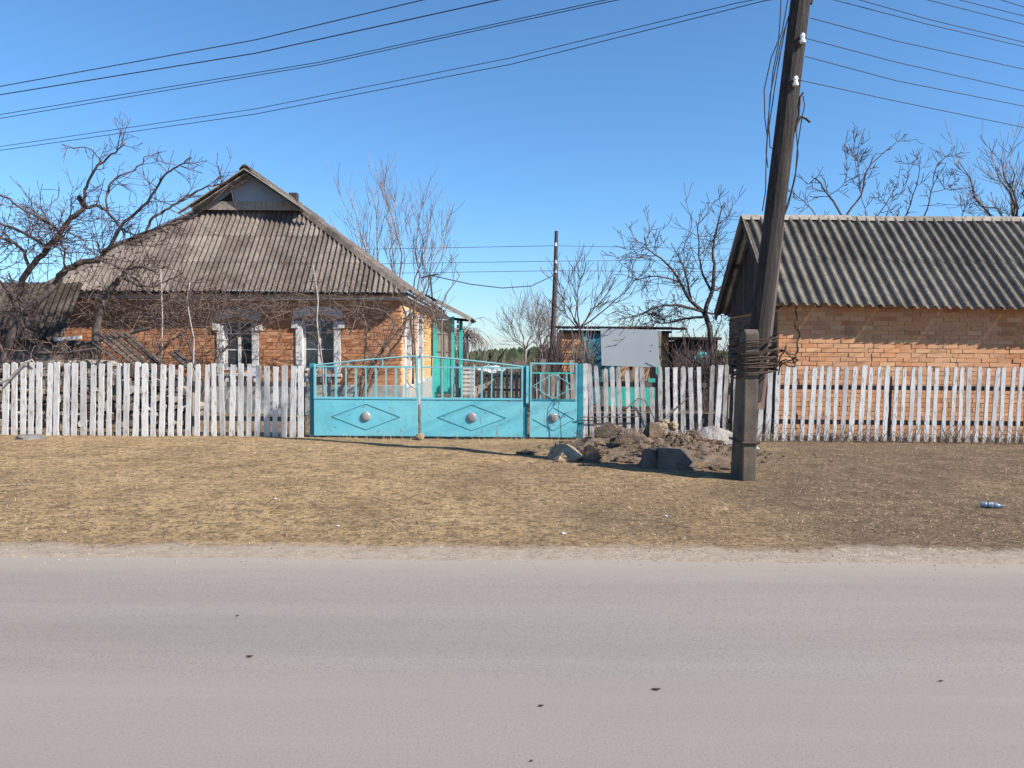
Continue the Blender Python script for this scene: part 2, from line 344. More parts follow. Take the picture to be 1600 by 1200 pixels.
# ------------------------------------------------------------------ ground, road
def axis(pts):
    out = []
    for (a, b, n) in pts: out += list(np.linspace(a, b, n, endpoint=False))
    return out + [pts[-1][1]]
xs = axis([(-1500, -200, 8), (-200, -30, 14), (-30, -11, 24), (-11, 11, 230), (11, 30, 24), (30, 200, 14), (200, 1500, 8)])
ys = axis([(-400, -30, 6), (-30, 4.4, 10), (4.4, 12.2, 110), (12.2, 26, 50), (26, 60, 18), (60, 300, 20), (300, 2500, 10)])
vv = [(x, y, gh(x, y)) for y in ys for x in xs]; nx = len(xs)
ff = [(j * nx + i, j * nx + i + 1, (j + 1) * nx + i + 1, (j + 1) * nx + i) for j in range(len(ys) - 1) for i in range(nx - 1)]
me = bpy.data.meshes.new('ground'); me.from_pydata(vv, [], ff); me.materials.append(M['verge'])
me.polygons.foreach_set('use_smooth', [True] * len(me.polygons))
obj('ground', me, kind='structure')
rng = random.Random(5)
v = []; f = []; n = 0
rx = list(np.linspace(-300, -14, 20)) + list(np.linspace(-13.9, 14, 160)) + list(np.linspace(14.5, 300, 20))
for x in rx:
    e = 4.97 + .035 * noise.noise(Vector((x * .9, 0, 0))) + .015 * noise.noise(Vector((x * 6, 3, 0)))
    v += [(x, -2.6, .0), (x, 1.2, .012), (x, e - .05, .004), (x, e, -.012)]
for i in range(len(rx) - 1):
    for k in range(3): f.append((4 * i + k, 4 * i + 4 + k, 4 * i + 5 + k, 4 * i + 1 + k))
me = bpy.data.meshes.new('road'); me.from_pydata(v, [], f); me.materials.append(M['road'])
obj('road', me, kind='structure')

# ------------------------------------------------------------------ brick laying
BL, BH, BD = .25, .065, .1
def brick_meshes(mat, n=6):
    out = []
    for i in range(n):
        b = MB(); b.box((0, 0, 0), (BL, BD, BH), jit=.0045); out.append(b.mesh('brick', mat))
    return out
def lay_front(parent, x0, x1, yf, z0, z1, mat, holes=(), single=None, limit=300, cracks=(), keep=None, seed=1):
    """bricks of a wall that faces -Y; 'single' says which become objects of their own"""
    rr = random.Random(seed); random.seed(seed); meshes = brick_meshes(mat); rest = MB(); cnt = 0; off = woff(parent)
    k = 0; z = z0
    while z + BH < z1:
        u = x0 - (.13 if k % 2 else 0) - (.065 if k % 5 == 3 else 0)
        cuts = []
        for (ha, hb, hz0, hz1) in holes:
            if z + BH > hz0 and z < hz1: cuts.append((ha, hb))
        for cr in cracks:
            cx = cr(z); hw_ = .006 if cr is crk1 else .0022; cuts.append((cx - hw_, cx + hw_)) if cx else None
        while u < x1:
            segs = [(max(u, x0), min(u + BL, x1))]
            for (a, b) in cuts:
                ns = []
                for (s, e) in segs:
                    if e <= a or s >= b: ns.append((s, e))
                    else:
                        if a - s > .015: ns.append((s, a))
                        if e - b > .015: ns.append((b, e))
                segs = ns
            for (s, e) in segs:
                if e - s < .02 or (keep and not keep((s + e) / 2, z)): continue
                dy = rr.uniform(-.004, .004); dz = rr.uniform(-.002, .002)
                if single and cnt < limit and single((s + e) / 2, z):
                    o = obj('brick', meshes[rr.randrange(len(meshes))], parent); cnt += 1
                    o.location = Vector((s, yf + dy, z + dz)) - off; o.scale.x = (e - s) / BL
                else: rest.box((s, yf + dy, z + dz), (e, yf + dy + BD, z + dz + BH), rr.random() + .001, .002)
            u += BL + .01
        z += BH + .01; k += 1
    rest.build('brickwork', mat, parent, kind='stuff')
    return cnt
def lay_side(parent, x, y0, y1, z0, z1, mat, sgn, holes=(), keep=None, seed=2):
    rr = random.Random(seed); random.seed(seed); rest = MB(); k = 0; z = z0
    while z + BH < z1:
        u = y0 - (.13 if k % 2 else 0)
        while u < y1:
            s, e = max(u, y0), min(u + BL, y1); u += BL + .01
            bad = any(z + BH > h[2] and z < h[3] and e > h[0] and s < h[1] for h in holes)
            if e - s < .02 or bad or (keep and not keep((s + e) / 2, z)): continue
            d = rr.uniform(-.004, .004)
            xa, xb = (x + d - BD, x + d) if sgn > 0 else (x + d, x + d + BD)
            rest.box((xa, s, z), (xb, e, z + BH), rr.random() + .001, .002)
        z += BH + .01; k += 1
    rest.build('brickwork', mat, parent, kind='stuff')

# ------------------------------------------------------------------ corrugated sheets
def sheet(parent, name, mat, org, U, V, u0, u1, v0, v1, pitch, amp, clips=(), lift=0, thick=.007, res=8, twist=0, phase=0):
    """one corrugated sheet on the plane org + uU + vV; clips are ((pu,pv),(nu,nv)) keeping the side away from n"""
    U = Vector(U).normalized(); V = Vector(V).normalized(); N = U.cross(V).normalized()
    nu = max(2, int(round((u1 - u0) / pitch * res))); nv = 3
    bm = bmesh.new(); grid = []
    for j in range(nv + 1):
        v = v0 + (v1 - v0) * j / nv
        grid.append([bm.verts.new((u0 + (u1 - u0) * i / nu, v, amp * math.cos(2 * math.pi * ((u0 + (u1 - u0) * i / nu) / pitch + phase)))) for i in range(nu + 1)])
    for j in range(nv):
        for i in range(nu): bm.faces.new((grid[j][i], grid[j][i + 1], grid[j + 1][i + 1], grid[j + 1][i]))
    for (p, n) in clips:
        bmesh.ops.bisect_plane(bm, geom=bm.verts[:] + bm.edges[:] + bm.faces[:], plane_co=(*p, 0), plane_no=(*n, 0), clear_outer=True)
    if not bm.faces: bm.free(); return None
    if sum(f.calc_area() for f in bm.faces) < .02: bm.free(); return None
    bmesh.ops.solidify(bm, geom=bm.faces[:], thickness=thick)
    off = woff(parent); org = Vector(org)
    for w in bm.verts:
        u, v, h = w.co
        w.co = org + U * u + V * v + N * (h + lift + twist * (v - v0)) - off
    bmesh.ops.recalc_face_normals(bm, faces=bm.faces)
    me = bpy.data.meshes.new(name); bm.to_mesh(me); bm.free(); me.materials.append(mat)
    return obj(name, me, parent)

# ================================================================== SHED on the right
rr = random.Random(11)
SX0, SX1, SYF, SYB = 4.42, 11.3, 12.76, 15.72          # walls
SEY, SEZ, SRY, SRZ = 12.48, 2.16, 14.24, 3.86
shed = thing('brick_shed', 'long low brick shed with grey corrugated roof behind the white fence, right', 'shed', ((SX0 + SX1) / 2, 14.2, 0))
crk1 = lambda z: 4.72 + .03 * math.sin(z * 9) + .025 * math.sin(z * 23 + 1)
crk2 = lambda z: (5.98 + .02 * math.sin(z * 14)) if .6 < z < 1.8 else None
crk3 = lambda z: (7.28 - (z - 1.5) * .28 + .03 * math.sin(z * 17)) if .9 < z < 1.75 else None
lay_front(shed, SX0, SX1, SYF, .04, 2.2, M['brick_shed'], single=lambda x, z: 1.02 < z and x < 8.75, cracks=(crk1, crk2, crk3), seed=4)
lay_side(shed, SX0 - .002, SYF + .104, SYB, .04, 2.12, M['brick_dark'], -1, seed=6)
w = MB(); w.box((SX0 + .014, SYF + .007, 0), (SX1, SYF + .24, 2.2)); w.box((SX0 + .014, SYF + .24, 0), (SX0 + .25, SYB, 2.12)); w.box((SX1 - .24, SYF + .24, 0), (SX1, SYB, 2.12)); w.box((SX0 + .25, SYB - .2, 0), (SX1 - .24, SYB, 2.12))
w.build('wall', M['mortar'], shed)
for cr, za, zb in ((crk1, .1, 2.15),):
    b = MB(); zs_ = list(np.arange(za, zb, .037)); wd_ = .009 if cr is crk1 else .0028
    pl_ = [(cr(z) - wd_, z) for z in zs_ if cr(z)] + [(cr(z) + wd_, z) for z in zs_[::-1] if cr(z)]
    for i in range(len(zs_) - 1):
        if cr(zs_[i]) and cr(zs_[i + 1]): b.box((cr(zs_[i]) - wd_ * rr.uniform(.5, 1.3), SYF - .0055, zs_[i]), (cr(zs_[i]) + wd_ * rr.uniform(.5, 1.3), SYF + .02, zs_[i + 1] + .002))
    b.build('crack_shade_strip', M['chimney'], shed)  # dark strip in the gap, its colour standing in for the void's shade
sl = (SRZ - SEZ) / (SRY - SEY)
y = SYF + .02
while y < SYB - .05:
    w_ = rr.uniform(.11, .15); ym = min(y + w_, SYB - .02)
    top = lambda q: SRZ - .1 - abs(q - SRY) * sl
    xo = rr.uniform(-.006, .006)
    p = MB(); poly = [(y, 2.13), (ym - .006, 2.13), (ym - .006, top(ym))] + ([(SRY, top(SRY))] if y < SRY < ym else []) + [(y, top(y))]
    if min(top(y), top(ym)) > 2.16: p.prism(poly, SX0 + .02 + xo, SX0 + .045 + xo, 'x').build('gable_plank', M['darkwood'], shed)
    y = ym
b = MB(); b.box((SX0 - .03, SYF, 2.1), (SX0 + .04, SYB, 2.15)); b.build('gable_beam', M['darkwood'], shed)
for (ya, za, yb, zb) in ((SEY - .02, SEZ - .06, SRY, SRZ - .055), (SRY, SRZ - .055, 16.02, SRZ - .055 - (16.02 - SRY) * sl)):
    b = MB(); b.bar((SX0 - .2, ya, za), (SX0 - .2, yb, zb), .03, .14); b.build('barge_board', M['darkwood'], shed)
# roof: two rows of sheets on each slope
PIT = .176
def shed_roof():
    Uf, Vf = Vector((1, 0, 0)), Vector((0, SRY - SEY, SRZ - SEZ)); L = Vf.length
    Vf = Vf.normalized(); x0 = SX0 - .24; wid = PIT * 6; i = 0
    while x0 + wid * i < SX1 + .2:
        u0 = wid * i; drop = -.09 * min(1, u0 / 4.4)
        a = rr.uniform(-.012, .012)
        sheet(shed, 'roof_sheet', M['roof_shed'], (x0, SEY, SEZ), Uf, Vf, u0 + .002, u0 + wid - .002, drop + a, L * .47 + .1, PIT, .033, lift=rr.uniform(0, .003))
        sheet(shed, 'roof_sheet', M['roof_shed'], (x0, SEY, SEZ), Uf, Vf, u0 + .002, u0 + wid - .002, L * .47 + rr.uniform(-.015, .015), L - .015, PIT, .033, lift=.011 + rr.uniform(0, .003))
        i += 1
    Ub, Vb = Vector((-1, 0, 0)), Vector((0, -(SRY - SEY), SRZ - SEZ))
    for j in range(i):
        u0 = wid * j
        for (a, c, l) in ((0, L * .5 + .1, 0), (L * .5, L - .015, .011)):
            sheet(shed, 'roof_sheet', M['roof_shed'], (x0 + wid * i, 2 * SRY - SEY, SEZ), Ub, Vb, u0 + .002, u0 + wid - .002, a, c, PIT, .033, lift=l)
    x = x0; 
    while x < SX1 + .2:
        l = rr.uniform(.9, 1.1)
        c = MB(); zz = SRZ + .025 + rr.uniform(-.012, .012)
        c.prism([(SRY - .1, zz - .085), (SRY - .04, zz + .0), (SRY, zz + .018), (SRY + .04, zz), (SRY + .1, zz - .085), (SRY + .04, zz - .02), (SRY - .04, zz - .02)], x, x + l - .004, 'x')
        c.build('ridge_cap', M['roof_shed'], shed); x += l
shed_roof()
fl = MB()
for i in range(14):
    x = SX0 + .1 + i * .5
    fl.bar((x, SEY + .1, SEZ - .01), (x, SRY, SRZ - .09), .06, .09)
fl.build('rafters', M['darkwood'], shed)

# ================================================================== HOUSE on the left
HX1, HYF, HYB = -2.37, 16.4, 23.6
HX0 = -9.66
EYF, EX1, EX0, EZ = 16.0, -2.12, -9.86, 2.58
RXC, AZ = (EX0 + EX1) / 2, 5.42
GY, GZ = 17.72, 4.52                                     # gablet base
house = thing('brick_house', 'single storey orange brick house with mossy corrugated half-hipped roof', 'house', (RXC, 20, 0))
W1 = (xat(349, HYF), xat(395, HYF), .92, 1.98); W2 = (xat(472, HYF), xat(523, HYF), .92, 2.04)
PL = .62
lay_front(house, HX0, HX1, HYF, PL + .004, 2.42, M['brick_house'], holes=[W1, W2],
    single=lambda x, z: (x > -6.35 and z > .98 and z < 2.2) or (-9.7 < x < -8.0 and 1.5 < z < 2.0 and z > 1.6), cracks=(), seed=9)
sw = [(16.95, 17.75, .92, 2.08), (19.15, 19.95, .92, 2.08)]
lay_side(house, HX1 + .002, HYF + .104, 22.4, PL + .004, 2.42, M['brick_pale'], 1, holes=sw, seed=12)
w = MB()
yy0, yy1 = HYF + .006, HYF + .3
xsg = [HX0 + .012, W1[0], W1[1], W2[0], W2[1], HX1 - .012]
for i in range(0, 6, 2): w.box((xsg[i], yy0, PL), (xsg[i + 1], yy1, 2.5))
for W in (W1, W2):
    w.box((W[0], yy0, PL), (W[1], yy1, W[2])); w.box((W[0], yy0, W[3]), (W[1], yy1, 2.5))
xa, xb = HX1 - .3, HX1 - .012
ysg = [HYF + .3, sw[0][0], sw[0][1], sw[1][0], sw[1][1], HYB]
for i in range(0, 6, 2): w.box((xa, ysg[i], PL), (xb, ysg[i + 1], 2.5))
for h in sw: w.box((xa, h[0], PL), (xb, h[1], h[2])); w.box((xa, h[0], h[3]), (xb, h[1], 2.5))
w.box((HX0 + .012, yy1, PL), (HX0 + .3, HYB, 2.5)); w.box((HX0 + .3, HYB - .3, PL), (xa, HYB, 2.5))
w.build('wall', M['mortar'], house)
b = MB(); b.box((HX0 - .04, HYF - .05, -.1), (HX1 + .05, HYB, PL)); b.build('plinth', M['plinth'], house, bevel=.01)
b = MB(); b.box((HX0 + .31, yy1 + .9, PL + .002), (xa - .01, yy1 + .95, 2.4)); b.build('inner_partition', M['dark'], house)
b = MB(); b.box((HX0 - .1, HYF - .1, 2.425), (HX1 + .1, HYF + .1, 2.49)); b.box((HX0 - .17, HYF - .17, 2.49), (HX1 + .17, HYF + .1, 2.56))
b.box((HX1 - .1, HYF + .1, 2.425), (HX1 + .1, 22.3, 2.49)); b.box((HX1 - .1, HYF + .1, 2.49), (HX1 + .17, 22.3, 2.56))
b.box((HX1 - .3, HYF + .04, 2.33), (HX1 + .05, HYF + .0402, 2.3301))
b.build('cornice', M['white'], house, bevel=.008)

def house_window(x0, x1, z0, z1, yf, open_left=False):
    wd = MB(); d = .09; t = .055
    fr = MB()
    fr.box((x0, yf + d, z0), (x0 + t, yf + d + .06, z1)); fr.box((x1 - t, yf + d, z0), (x1, yf + d + .06, z1))
    fr.box((x0 + t, yf + d, z1 - t), (x1 - t, yf + d + .06, z1)); fr.box((x0 + t, yf + d, z0), (x1 - t, yf + d + .06, z0 + t))
    xm = (x0 + x1) / 2; zm = z0 + (z1 - z0) * .72
    fr.box((xm - .03, yf + d - .006, z0 + t), (xm + .03, yf + d + .05, z1 - t))
    f_ = fr.build('window', M['whitewood'], house)
    for (a, c) in ((x0 + t, xm - .03), (xm + .03, x1 - t)):
        for (e, g) in ((z0 + t, z0 + (zm - z0) * .55), (z0 + (zm - z0) * .55 + .022, zm), (zm + .025, z1 - t)):
            MB().box((a, yf + d + .02, e), (c, yf + d + .026, g)).build('pane', M['glass'], f_)
        mu = MB(); z_ = z0 + (zm - z0) * .55
        mu.box((a, yf + d + .008, z_), (c, yf + d + .04, z_ + .022)); mu.box((a, yf + d + .008, zm), (c, yf + d + .04, zm + .025))
        mu.build('muntin', M['whitewood'], f_)
    MB().box((x0 + .05, yf + d + .13, z0 + .05), (x0 + .2, yf + d + .14, z1 - .05)).build('curtain', M['curtain'], f_)
    for (ja, jb) in ((x0 - .13, x0 + .012), (x1 - .012, x1 + .13)):
        MB().box((ja, yf - .035, z0 - .06), (jb, yf + .08, z1 - .06)).build('jamb', M['white'], house, bevel=.006)
    # segmental arch of bricks
    n = 9; cx = xm; half = (x1 - x0) / 2 + .16
    for i in range(n):
        a0 = -1 + 2 * i / n; a1 = a0 + 2 / n - .008
        zz = lambda q: z1 - .02 + .11 * (1 - q * q)
        MB().prism([(cx + a0 * half, zz(a0) - .02), (cx + a1 * half, zz(a1) - .02), (cx + a1 * half * 1.04, zz(a1) + .16), (cx + a0 * half * 1.04, zz(a0) + .16)], yf - .055, yf + .05).build('arch_brick', M['white'], house)
    for sg in (-1, 1):
        e = cx + sg * (half - .02)
        MB().box((e - .075, yf - .06, z1 - .22), (e + .075, yf + .05, z1 - .065)).build('corbel', M['white'], house, bevel=.006)
    MB().box((x0 - .16, yf - .07, z0 - .13), (x1 + .16, yf + .08, z0 - .064)).build('sill', M['white'], house, bevel=.006)
    for i in range(6):
        e = x0 - .1 + (x1 - x0 + .13) * i / 5
        MB().box((e, yf - .045, z0 - .25), (e + .07, yf + .05, z0 - .134)).build('corbel', M['white'], house)
for W in (W1, W2): house_window(*W, HYF)
def side_window(y0, y1, z0, z1, xf):
    d = .09; t = .055; fr = MB()
    X0, X1 = xf - d - .06, xf - d
    fr.box((X0, y0, z0), (X1, y0 + t, z1)); fr.box((X0, y1 - t, z0), (X1, y1, z1)); fr.box((X0, y0 + t, z1 - t), (X1, y1 - t, z1)); fr.box((X0, y0 + t, z0), (X1, y1 - t, z0 + t))
    ym = (y0 + y1) / 2; fr.box((X0, ym - .03, z0 + t), (X1 + .006, ym + .03, z1 - t))
    f_ = fr.build('window', M['whitewood'], house)
    for (a, c) in ((y0 + t, ym - .03), (ym + .03, y1 - t)):
        MB().box((X0 + .03, a, z0 + t), (X0 + .036, c, z1 - t)).build('pane', M['glass'], f_)
    for (ja, jb) in ((y0 - .2, y0 + .012), (y1 - .012, y1 + .2)):
        MB().box((xf - .08, ja, z0 - .3), (xf + .04, jb, z1 - .02)).build('jamb', M['white'], house, bevel=.006)
    cy = ym; half = (y1 - y0) / 2 + .22; n = 9
    for i in range(n):
        a0 = -1 + 2 * i / n; a1 = a0 + 2 / n - .008; zz = lambda q: z1 - .015 + .1 * (1 - q * q)
        MB().prism([(cy + a0 * half, zz(a0)), (cy + a1 * half, zz(a1)), (cy + a1 * half, zz(a1) + .13), (cy + a0 * half, zz(a0) + .13)], xf - .05, xf + .05, 'x').build('arch_brick', M['white'], house)
    MB().box((xf - .08, y0 - .25, z0 - .37), (xf + .07, y1 + .25, z0 - .302)).build('sill', M['white'], house)
for h in sw: side_window(*h, HX1)

# roof
HP, HA = .116, .026
def roof_plane(org, U, V, ulen, vlen, clips, sw_, sh_, seed, uphase=0):
    q = random.Random(seed); nv = math.ceil(vlen / sh_); nu = math.ceil(ulen / sw_)
    for j in range(nv):
        for i in range(nu):
            a, c = i * sw_, (i + 1) * sw_
            va = j * sh_ + q.uniform(-.012, .012) - (.03 if j == 0 else 0); vb = (j + 1) * sh_ + .1
            # tilt each sheet so that its head slips under the row above
            sheet(house, 'roof_sheet', M['roof_house'], org, U, V, a + .0015, min(c, ulen) - .0015, va, min(vb, vlen), HP, HA, clips, lift=.012 + q.uniform(0, .003), thick=.006, res=6, twist=-.011 / (sh_ + .1))
VF = Vector((0, GY - EYF, GZ - EZ)); LF = VF.length
half_e = (EX1 - EX0) / 2; half_g = (AZ - GZ) / ((AZ - EZ) / half_e)
sl_u = (half_e - half_g) / LF
clF = [((0, 0), (-1, sl_u)), ((2 * half_e, 0), (1, sl_u))]
roof_plane((EX0, EYF, EZ), (1, 0, 0), VF, 2 * half_e, LF + .04, clF, HP * 6, .86, 3)
RYB = 24.2; Lr = RYB - EYF
VR = Vector((-half_e, 0, AZ - EZ)); LR = VR.length
lg = LR * (GZ - EZ) / (AZ - EZ)
clR = [((0, 0), (-1, (GY - EYF) / lg)), ]
GOV = 17.3                                              # the gable part of the roof oversails the gablet
def clip_right(o, sgn):
    pass
qn = random.Random(8)
for sgn in (1, -1):
    U = Vector((0, 1, 0)) if sgn > 0 else Vector((0, -1, 0))
    org = Vector((EX1, EYF, EZ)) if sgn > 0 else Vector((EX0, RYB, EZ))
    V = Vector((-sgn * half_e, 0, AZ - EZ))
    nv = math.ceil(LR / 1.0); swd = HP * 6
    for j in range(nv):
        va, vb = j * 1.0, min((j + 1) * 1.0 + .1, LR - .01)
        for i in range(math.ceil(Lr / swd)):
            a, c = i * swd + .0015, min((i + 1) * swd, Lr) - .0015
            for part in (0, 1):
                lo, hi = (va, min(vb, lg)) if part == 0 else (max(va, lg), vb)
                if hi - lo < .02: continue
                k = (GY - EYF) / lg
                if part == 0: cl = [((0, 0), (-1, k))] if sgn > 0 else [((Lr, 0), (1, k))]
                else: g0 = GOV - EYF; cl = [((g0, 0), (-1, 0))] if sgn > 0 else [((Lr - g0, 0), (1, 0))]
                sheet(house, 'roof_sheet', M['roof_house'], org, U, V, a, c, lo, hi, HP, HA, cl, lift=.012 + qn.uniform(0, .003), thick=.006, res=6, twist=-.011)
# hip and ridge caps
def cap_line(p, q, w, name='hip_cap', mat='roof_house', seg=.8):
    p, q = Vector(p), Vector(q); n = max(1, int((q - p).length / seg)); d = (q - p).normalized()
    for i in range(n):
        a = p.lerp(q, i / n); e = p.lerp(q, (i + 1) / n) + d * .04
        pts = []; MBc = MB(); sd_ = d.cross(Vector((0, 0, 1))).normalized(); u_ = sd_.cross(d)
        b0 = len(MBc.v); prof = [(-w, -.09), (-w * .45, .005), (0, .03), (w * .45, .005), (w, -.09), (w * .4, -.02), (-w * .4, -.02)]
        for e_ , l in ((a, 0), (e, .008)):
            for (s_, h_) in prof: MBc.v.append(tuple(e_ + sd_ * s_ + u_ * (h_ + l + .02)))
        k = len(prof); MBc.t = [0] * 2 * k
        MBc.f.append(tuple(range(k))); MBc.f.append(tuple(range(2 * k - 1, k - 1, -1)))
        for i_ in range(k): j_ = (i_ + 1) % k; MBc.f.append((i_, k + i_, k + j_, j_))
        MBc.build(name, M[mat], house)
cap_line((EX1 - .02, EYF + .02, EZ + .02), (RXC + half_g, GY, GZ + .02), .12)
cap_line((EX0 + .02, EYF + .02, EZ + .02), (RXC - half_g, GY, GZ + .02), .12)
cap_line((RXC, GOV - .03, AZ + .015), (RXC, RYB, AZ + .015), .13, 'ridge_cap')
# gablet
gs = (AZ - GZ) / half_g
tri = lambda e, zb: [(RXC - half_g + e, zb), (RXC + half_g - e, zb), (RXC, AZ - .05 - e * gs)]
MB().prism(tri(.06, GZ + .03), GY - .09, GY - .07).build('gablet_board', M['gablet'], house)
MB().box((RXC - half_g + .03, GY - .16, GZ + .0), (RXC + half_g - .03, GY - .095, GZ + .19)).build('gablet_beam', M['oldwood'], house)
MB().bar((RXC - half_g + .17, GY - .12, GZ + .19), (RXC - .1, GY - .12, AZ - .28), .03, .17, up=(0, 1, 0)).build('gablet_plank', M['greywood'], house)
MB().bar((RXC - .36, GY - .105, GZ + .2), (RXC - .42, GY - .105, GZ + .46), .02, .025, up=(0, 1, 0)).build('gablet_slat', M['whitewood'], house)
MB().prism([(RXC - .7, GZ + .195), (RXC - .4, GZ + .195), (RXC - .42, GZ + .42)], GY - .1, GY - .093).build('broken_pane', M['dark'], house)
for sgn in (-1, 1):
    MB().bar((RXC + sgn * (half_g + .27), GOV - .02, GZ - .27 * gs + .06), (RXC, GOV - .02, AZ - .045), .025, .1, up=(0, 1, 0)).build('barge_board', M['greywood'], house)
    MB().bar((RXC + sgn * (half_g - .02), GOV + .1, GZ - .03), (RXC, GOV + .1, AZ - .14), .2, .02, up=(sgn * gs, 0, 1)).build('soffit_board', M['oldwood'], house)
cx = RXC - .05
MB().box((cx - .02, 20.9, AZ - .5), (cx + .19, 21.12, 5.6)).build('chimney', M['chimney'], house)
# fascia under the front eave
MB().box((EX0 + .05, EYF + .06, EZ - .07), (EX1 - .08, EYF + .085, EZ - .002)).build('fascia_board', M['darkwood'], house)
MB().box((EX1 - .1, EYF + .1, EZ - .06), (EX1 - .075, RYB - .1, EZ + .0)).build('fascia_board', M['greywood'], house)

# porch on the right side of the house
PYF, PX1 = 22.45, -1.52
por = MB
zP = lambda y: zat(700, y, PYF)
zs, zt = zP(560), zP(500)
for (px, wpx) in ((680, 6), (707.5, 4.5)):
    x = xat(px, PYF); hw = wpx / 2 / F_PX * PYF
    MB().box((x - hw, PYF - .05, .02), (x + hw, PYF + .05, zt + .1)).build('porch_post', M['porch'], house)
x = xat(718, PYF); MB().box((x - .05, PYF + .5, .02), (x + .05, PYF + .6, zt + .05)).build('porch_post', M['porch'], house)
x0, x1 = xat(683, PYF), xat(705.2, PYF); xm = (x0 + x1) / 2 + .02
pf = MB(); pf.box((x0, PYF - .02, zt - .05), (x1, PYF + .03, zt)); pf.box((x0, PYF - .02, zs), (x1, PYF + .03, zs + .05))
zmid = zP(521); zlo = zP(549); pf.box((x0, PYF - .015, zmid - .02), (x1, PYF + .03, zmid + .02)); pf.box((x0, PYF - .015, zlo - .015), (x1, PYF + .03, zlo + .015)); pf.box((xm - .02, PYF - .018, zs + .05), (xm + .02, PYF + .028, zt - .05))
wf = pf.build('porch_window', M['greywood'], house)
for (a, c) in ((x0, xm - .02), (xm + .02, x1)):
    for (e, g_) in ((zs + .05, zlo - .015), (zlo + .015, zmid - .02), (zmid + .02, zt - .05)):
        MB().box((a, PYF + .004, e), (c, PYF + .01, g_)).build('pane', M['dustglass'], wf)
nb = 4
for i in range(nb):
    a = x0 + (x1 - x0) * i / nb; c = x0 + (x1 - x0) * (i + 1) / nb - .008
    MB().box((a, PYF - .03, .1), (c, PYF + .01, zs - .006)).build('porch_board', M['porch'], house)
MB().prism([(x0 - .1, zt + .03), (x1, zt + .03), (x0 + .15, zt + .26), (x0 - .1, zt + .3)], PYF - .02, PYF + .02).build('porch_gable_board', M['white'], house)
MB().box((x1 + .1, PYF + .55, 0.02), (-1.55, PYF + .58, 1.0)).build('porch_side_panel', M['whitewood'], house)
for i in range(9):
    z = 1.15 + i * .13
    MB().box((x1 + .12, PYF + .52, z), (-1.6, PYF + .54, z + .09)).build('porch_slat', M['greywood'], house)
po = Vector((-1.18, 22.22, 2.31)); pU = Vector((0, 1, 0)); pV = Vector((-1.2, 0, .6))
for i in range(4):
    sheet(house, 'porch_roof_sheet', M['roof_house'], po, pU, pV, i * .7 + .002, i * .7 + .698, 0, 1.5, HP, HA, lift=.0, res=6)
MB().bar((-1.26, 22.28, 2.3), (-1.26, 24.9, 2.3), .05, .07).build('porch_plate', M['darkwood'], house)
MB().bar((-1.19, 22.2, 2.28), (-2.2, 22.2, 2.8), .025, .12).build('porch_barge_board', M['greywood'], house)
MB().bar((-1.3, 22.9, 2.28), (-2.2, 22.9, 2.36), .05, .08).build('porch_rafter', M['darkwood'], house)
st = thing('porch_steps', 'whitewashed slatted steps beside the turquoise porch post', 'steps', (-1.2, 22, 0))
for i in range(7): MB().box((-1.45, 21.98, .12 + i * .12), (-1.1, 22.02, .19 + i * .12)).build('slat', M['whitewood'], st)
for x in (-1.47, -1.1): MB().box((x, 22.02, 0), (x + .03, 22.08, .98)).build('stringer', M['whitewood'], st)

# ================================================================== far-left low outbuilding with corrugated roof
lo = thing('lean_to_shed', 'low board shed with steep corrugated roof behind the gnarled tree, far left', 'shed', (-12, 15, 0))
p0, p1 = at(96, 531, 14.3), at(97, 446, 15.0)
ulen = 5.6; Vd = (p1 - p0)
o0 = Vector((p0.x - ulen, p0.y, p0.z))
sk = Vd.x / Vd.length
for j in range(2):
    for i in range(8):
        a = i * .7
        sheet(lo, 'roof_sheet', M['roof_house'], o0, (1, 0, 0), (0, Vd.y, Vd.z), a - .004, a + .704, j * .62, j * .62 + .68 if j == 0 else 1.33, HP * 1.02, HA, lift=.01 * j + .002 * (i % 2), res=6)
nb = 22
for i in range(nb):
    a = p0.x - ulen + .05 + (ulen - .15) * i / nb
    MB().box((a, 14.5, -.02), (a + (ulen - .15) / nb - .012, 14.53, p0.z + .02)).build('wall_board', M['oldwood'], lo)
MB().box((p0.x - ulen + .05, 14.54, 0), (p0.x - .12, 15.9, p0.z)).build('wall', M['darkwood'], lo)
MB().bar((p0.x - ulen, p0.y + .12, p0.z - .06), (p0.x, p0.y + .12, p0.z - .06), .05, .07).build('eave_beam', M['darkwood'], lo)
q = at(130, 527, 14.2); q0 = at(88, 531, 14.2)
MB().bar(q0 + Vector((0, -.06, 0)), q + Vector((0, -.06, .0)), .04, .06).build('eave_batten', M['whitewood'], lo)

# ================================================================== middle outbuilding behind the wicket
OY = 19.2
ox0, ox1 = xat(874, OY), xat(1052, OY); ozt = zat(950, 512, OY)
outb = thing('garden_outbuilding', 'small brick and timber outbuilding with dark corrugated roof edge behind the wicket', 'outbuilding', ((ox0 + ox1) / 2, 20.5, 0))
lay_front(outb, ox0 + .08, xat(913, OY), OY + .3, .05, ozt - .1, M['brick_shed'], single=lambda x, z: z > .6, limit=60, seed=21)
MB().box((ox0 + .09, OY + .315, 0), (ox1 - .05, 22, ozt - .08)).build('wall', M['mortar'], outb)
lay_front(outb, xat(1036, OY), ox1 - .05, OY + .3, .05, ozt - .1, M['brick_shed'], seed=22)
x = xat(913, OY)
MB().box((x + .01, OY + .26, .05), (x + .09, OY + .36, ozt - .12)).build('door_post', M['porch'], outb)
MB().box((x + .1, OY + .29, .05), (x + .95, OY + .34, ozt - .14)).build('door', M['tealdark'], outb)
MB().box((xat(1028, OY), OY + .24, .05), (xat(1036, OY), OY + .36, ozt - .12)).build('door_post', M['porch'], outb)
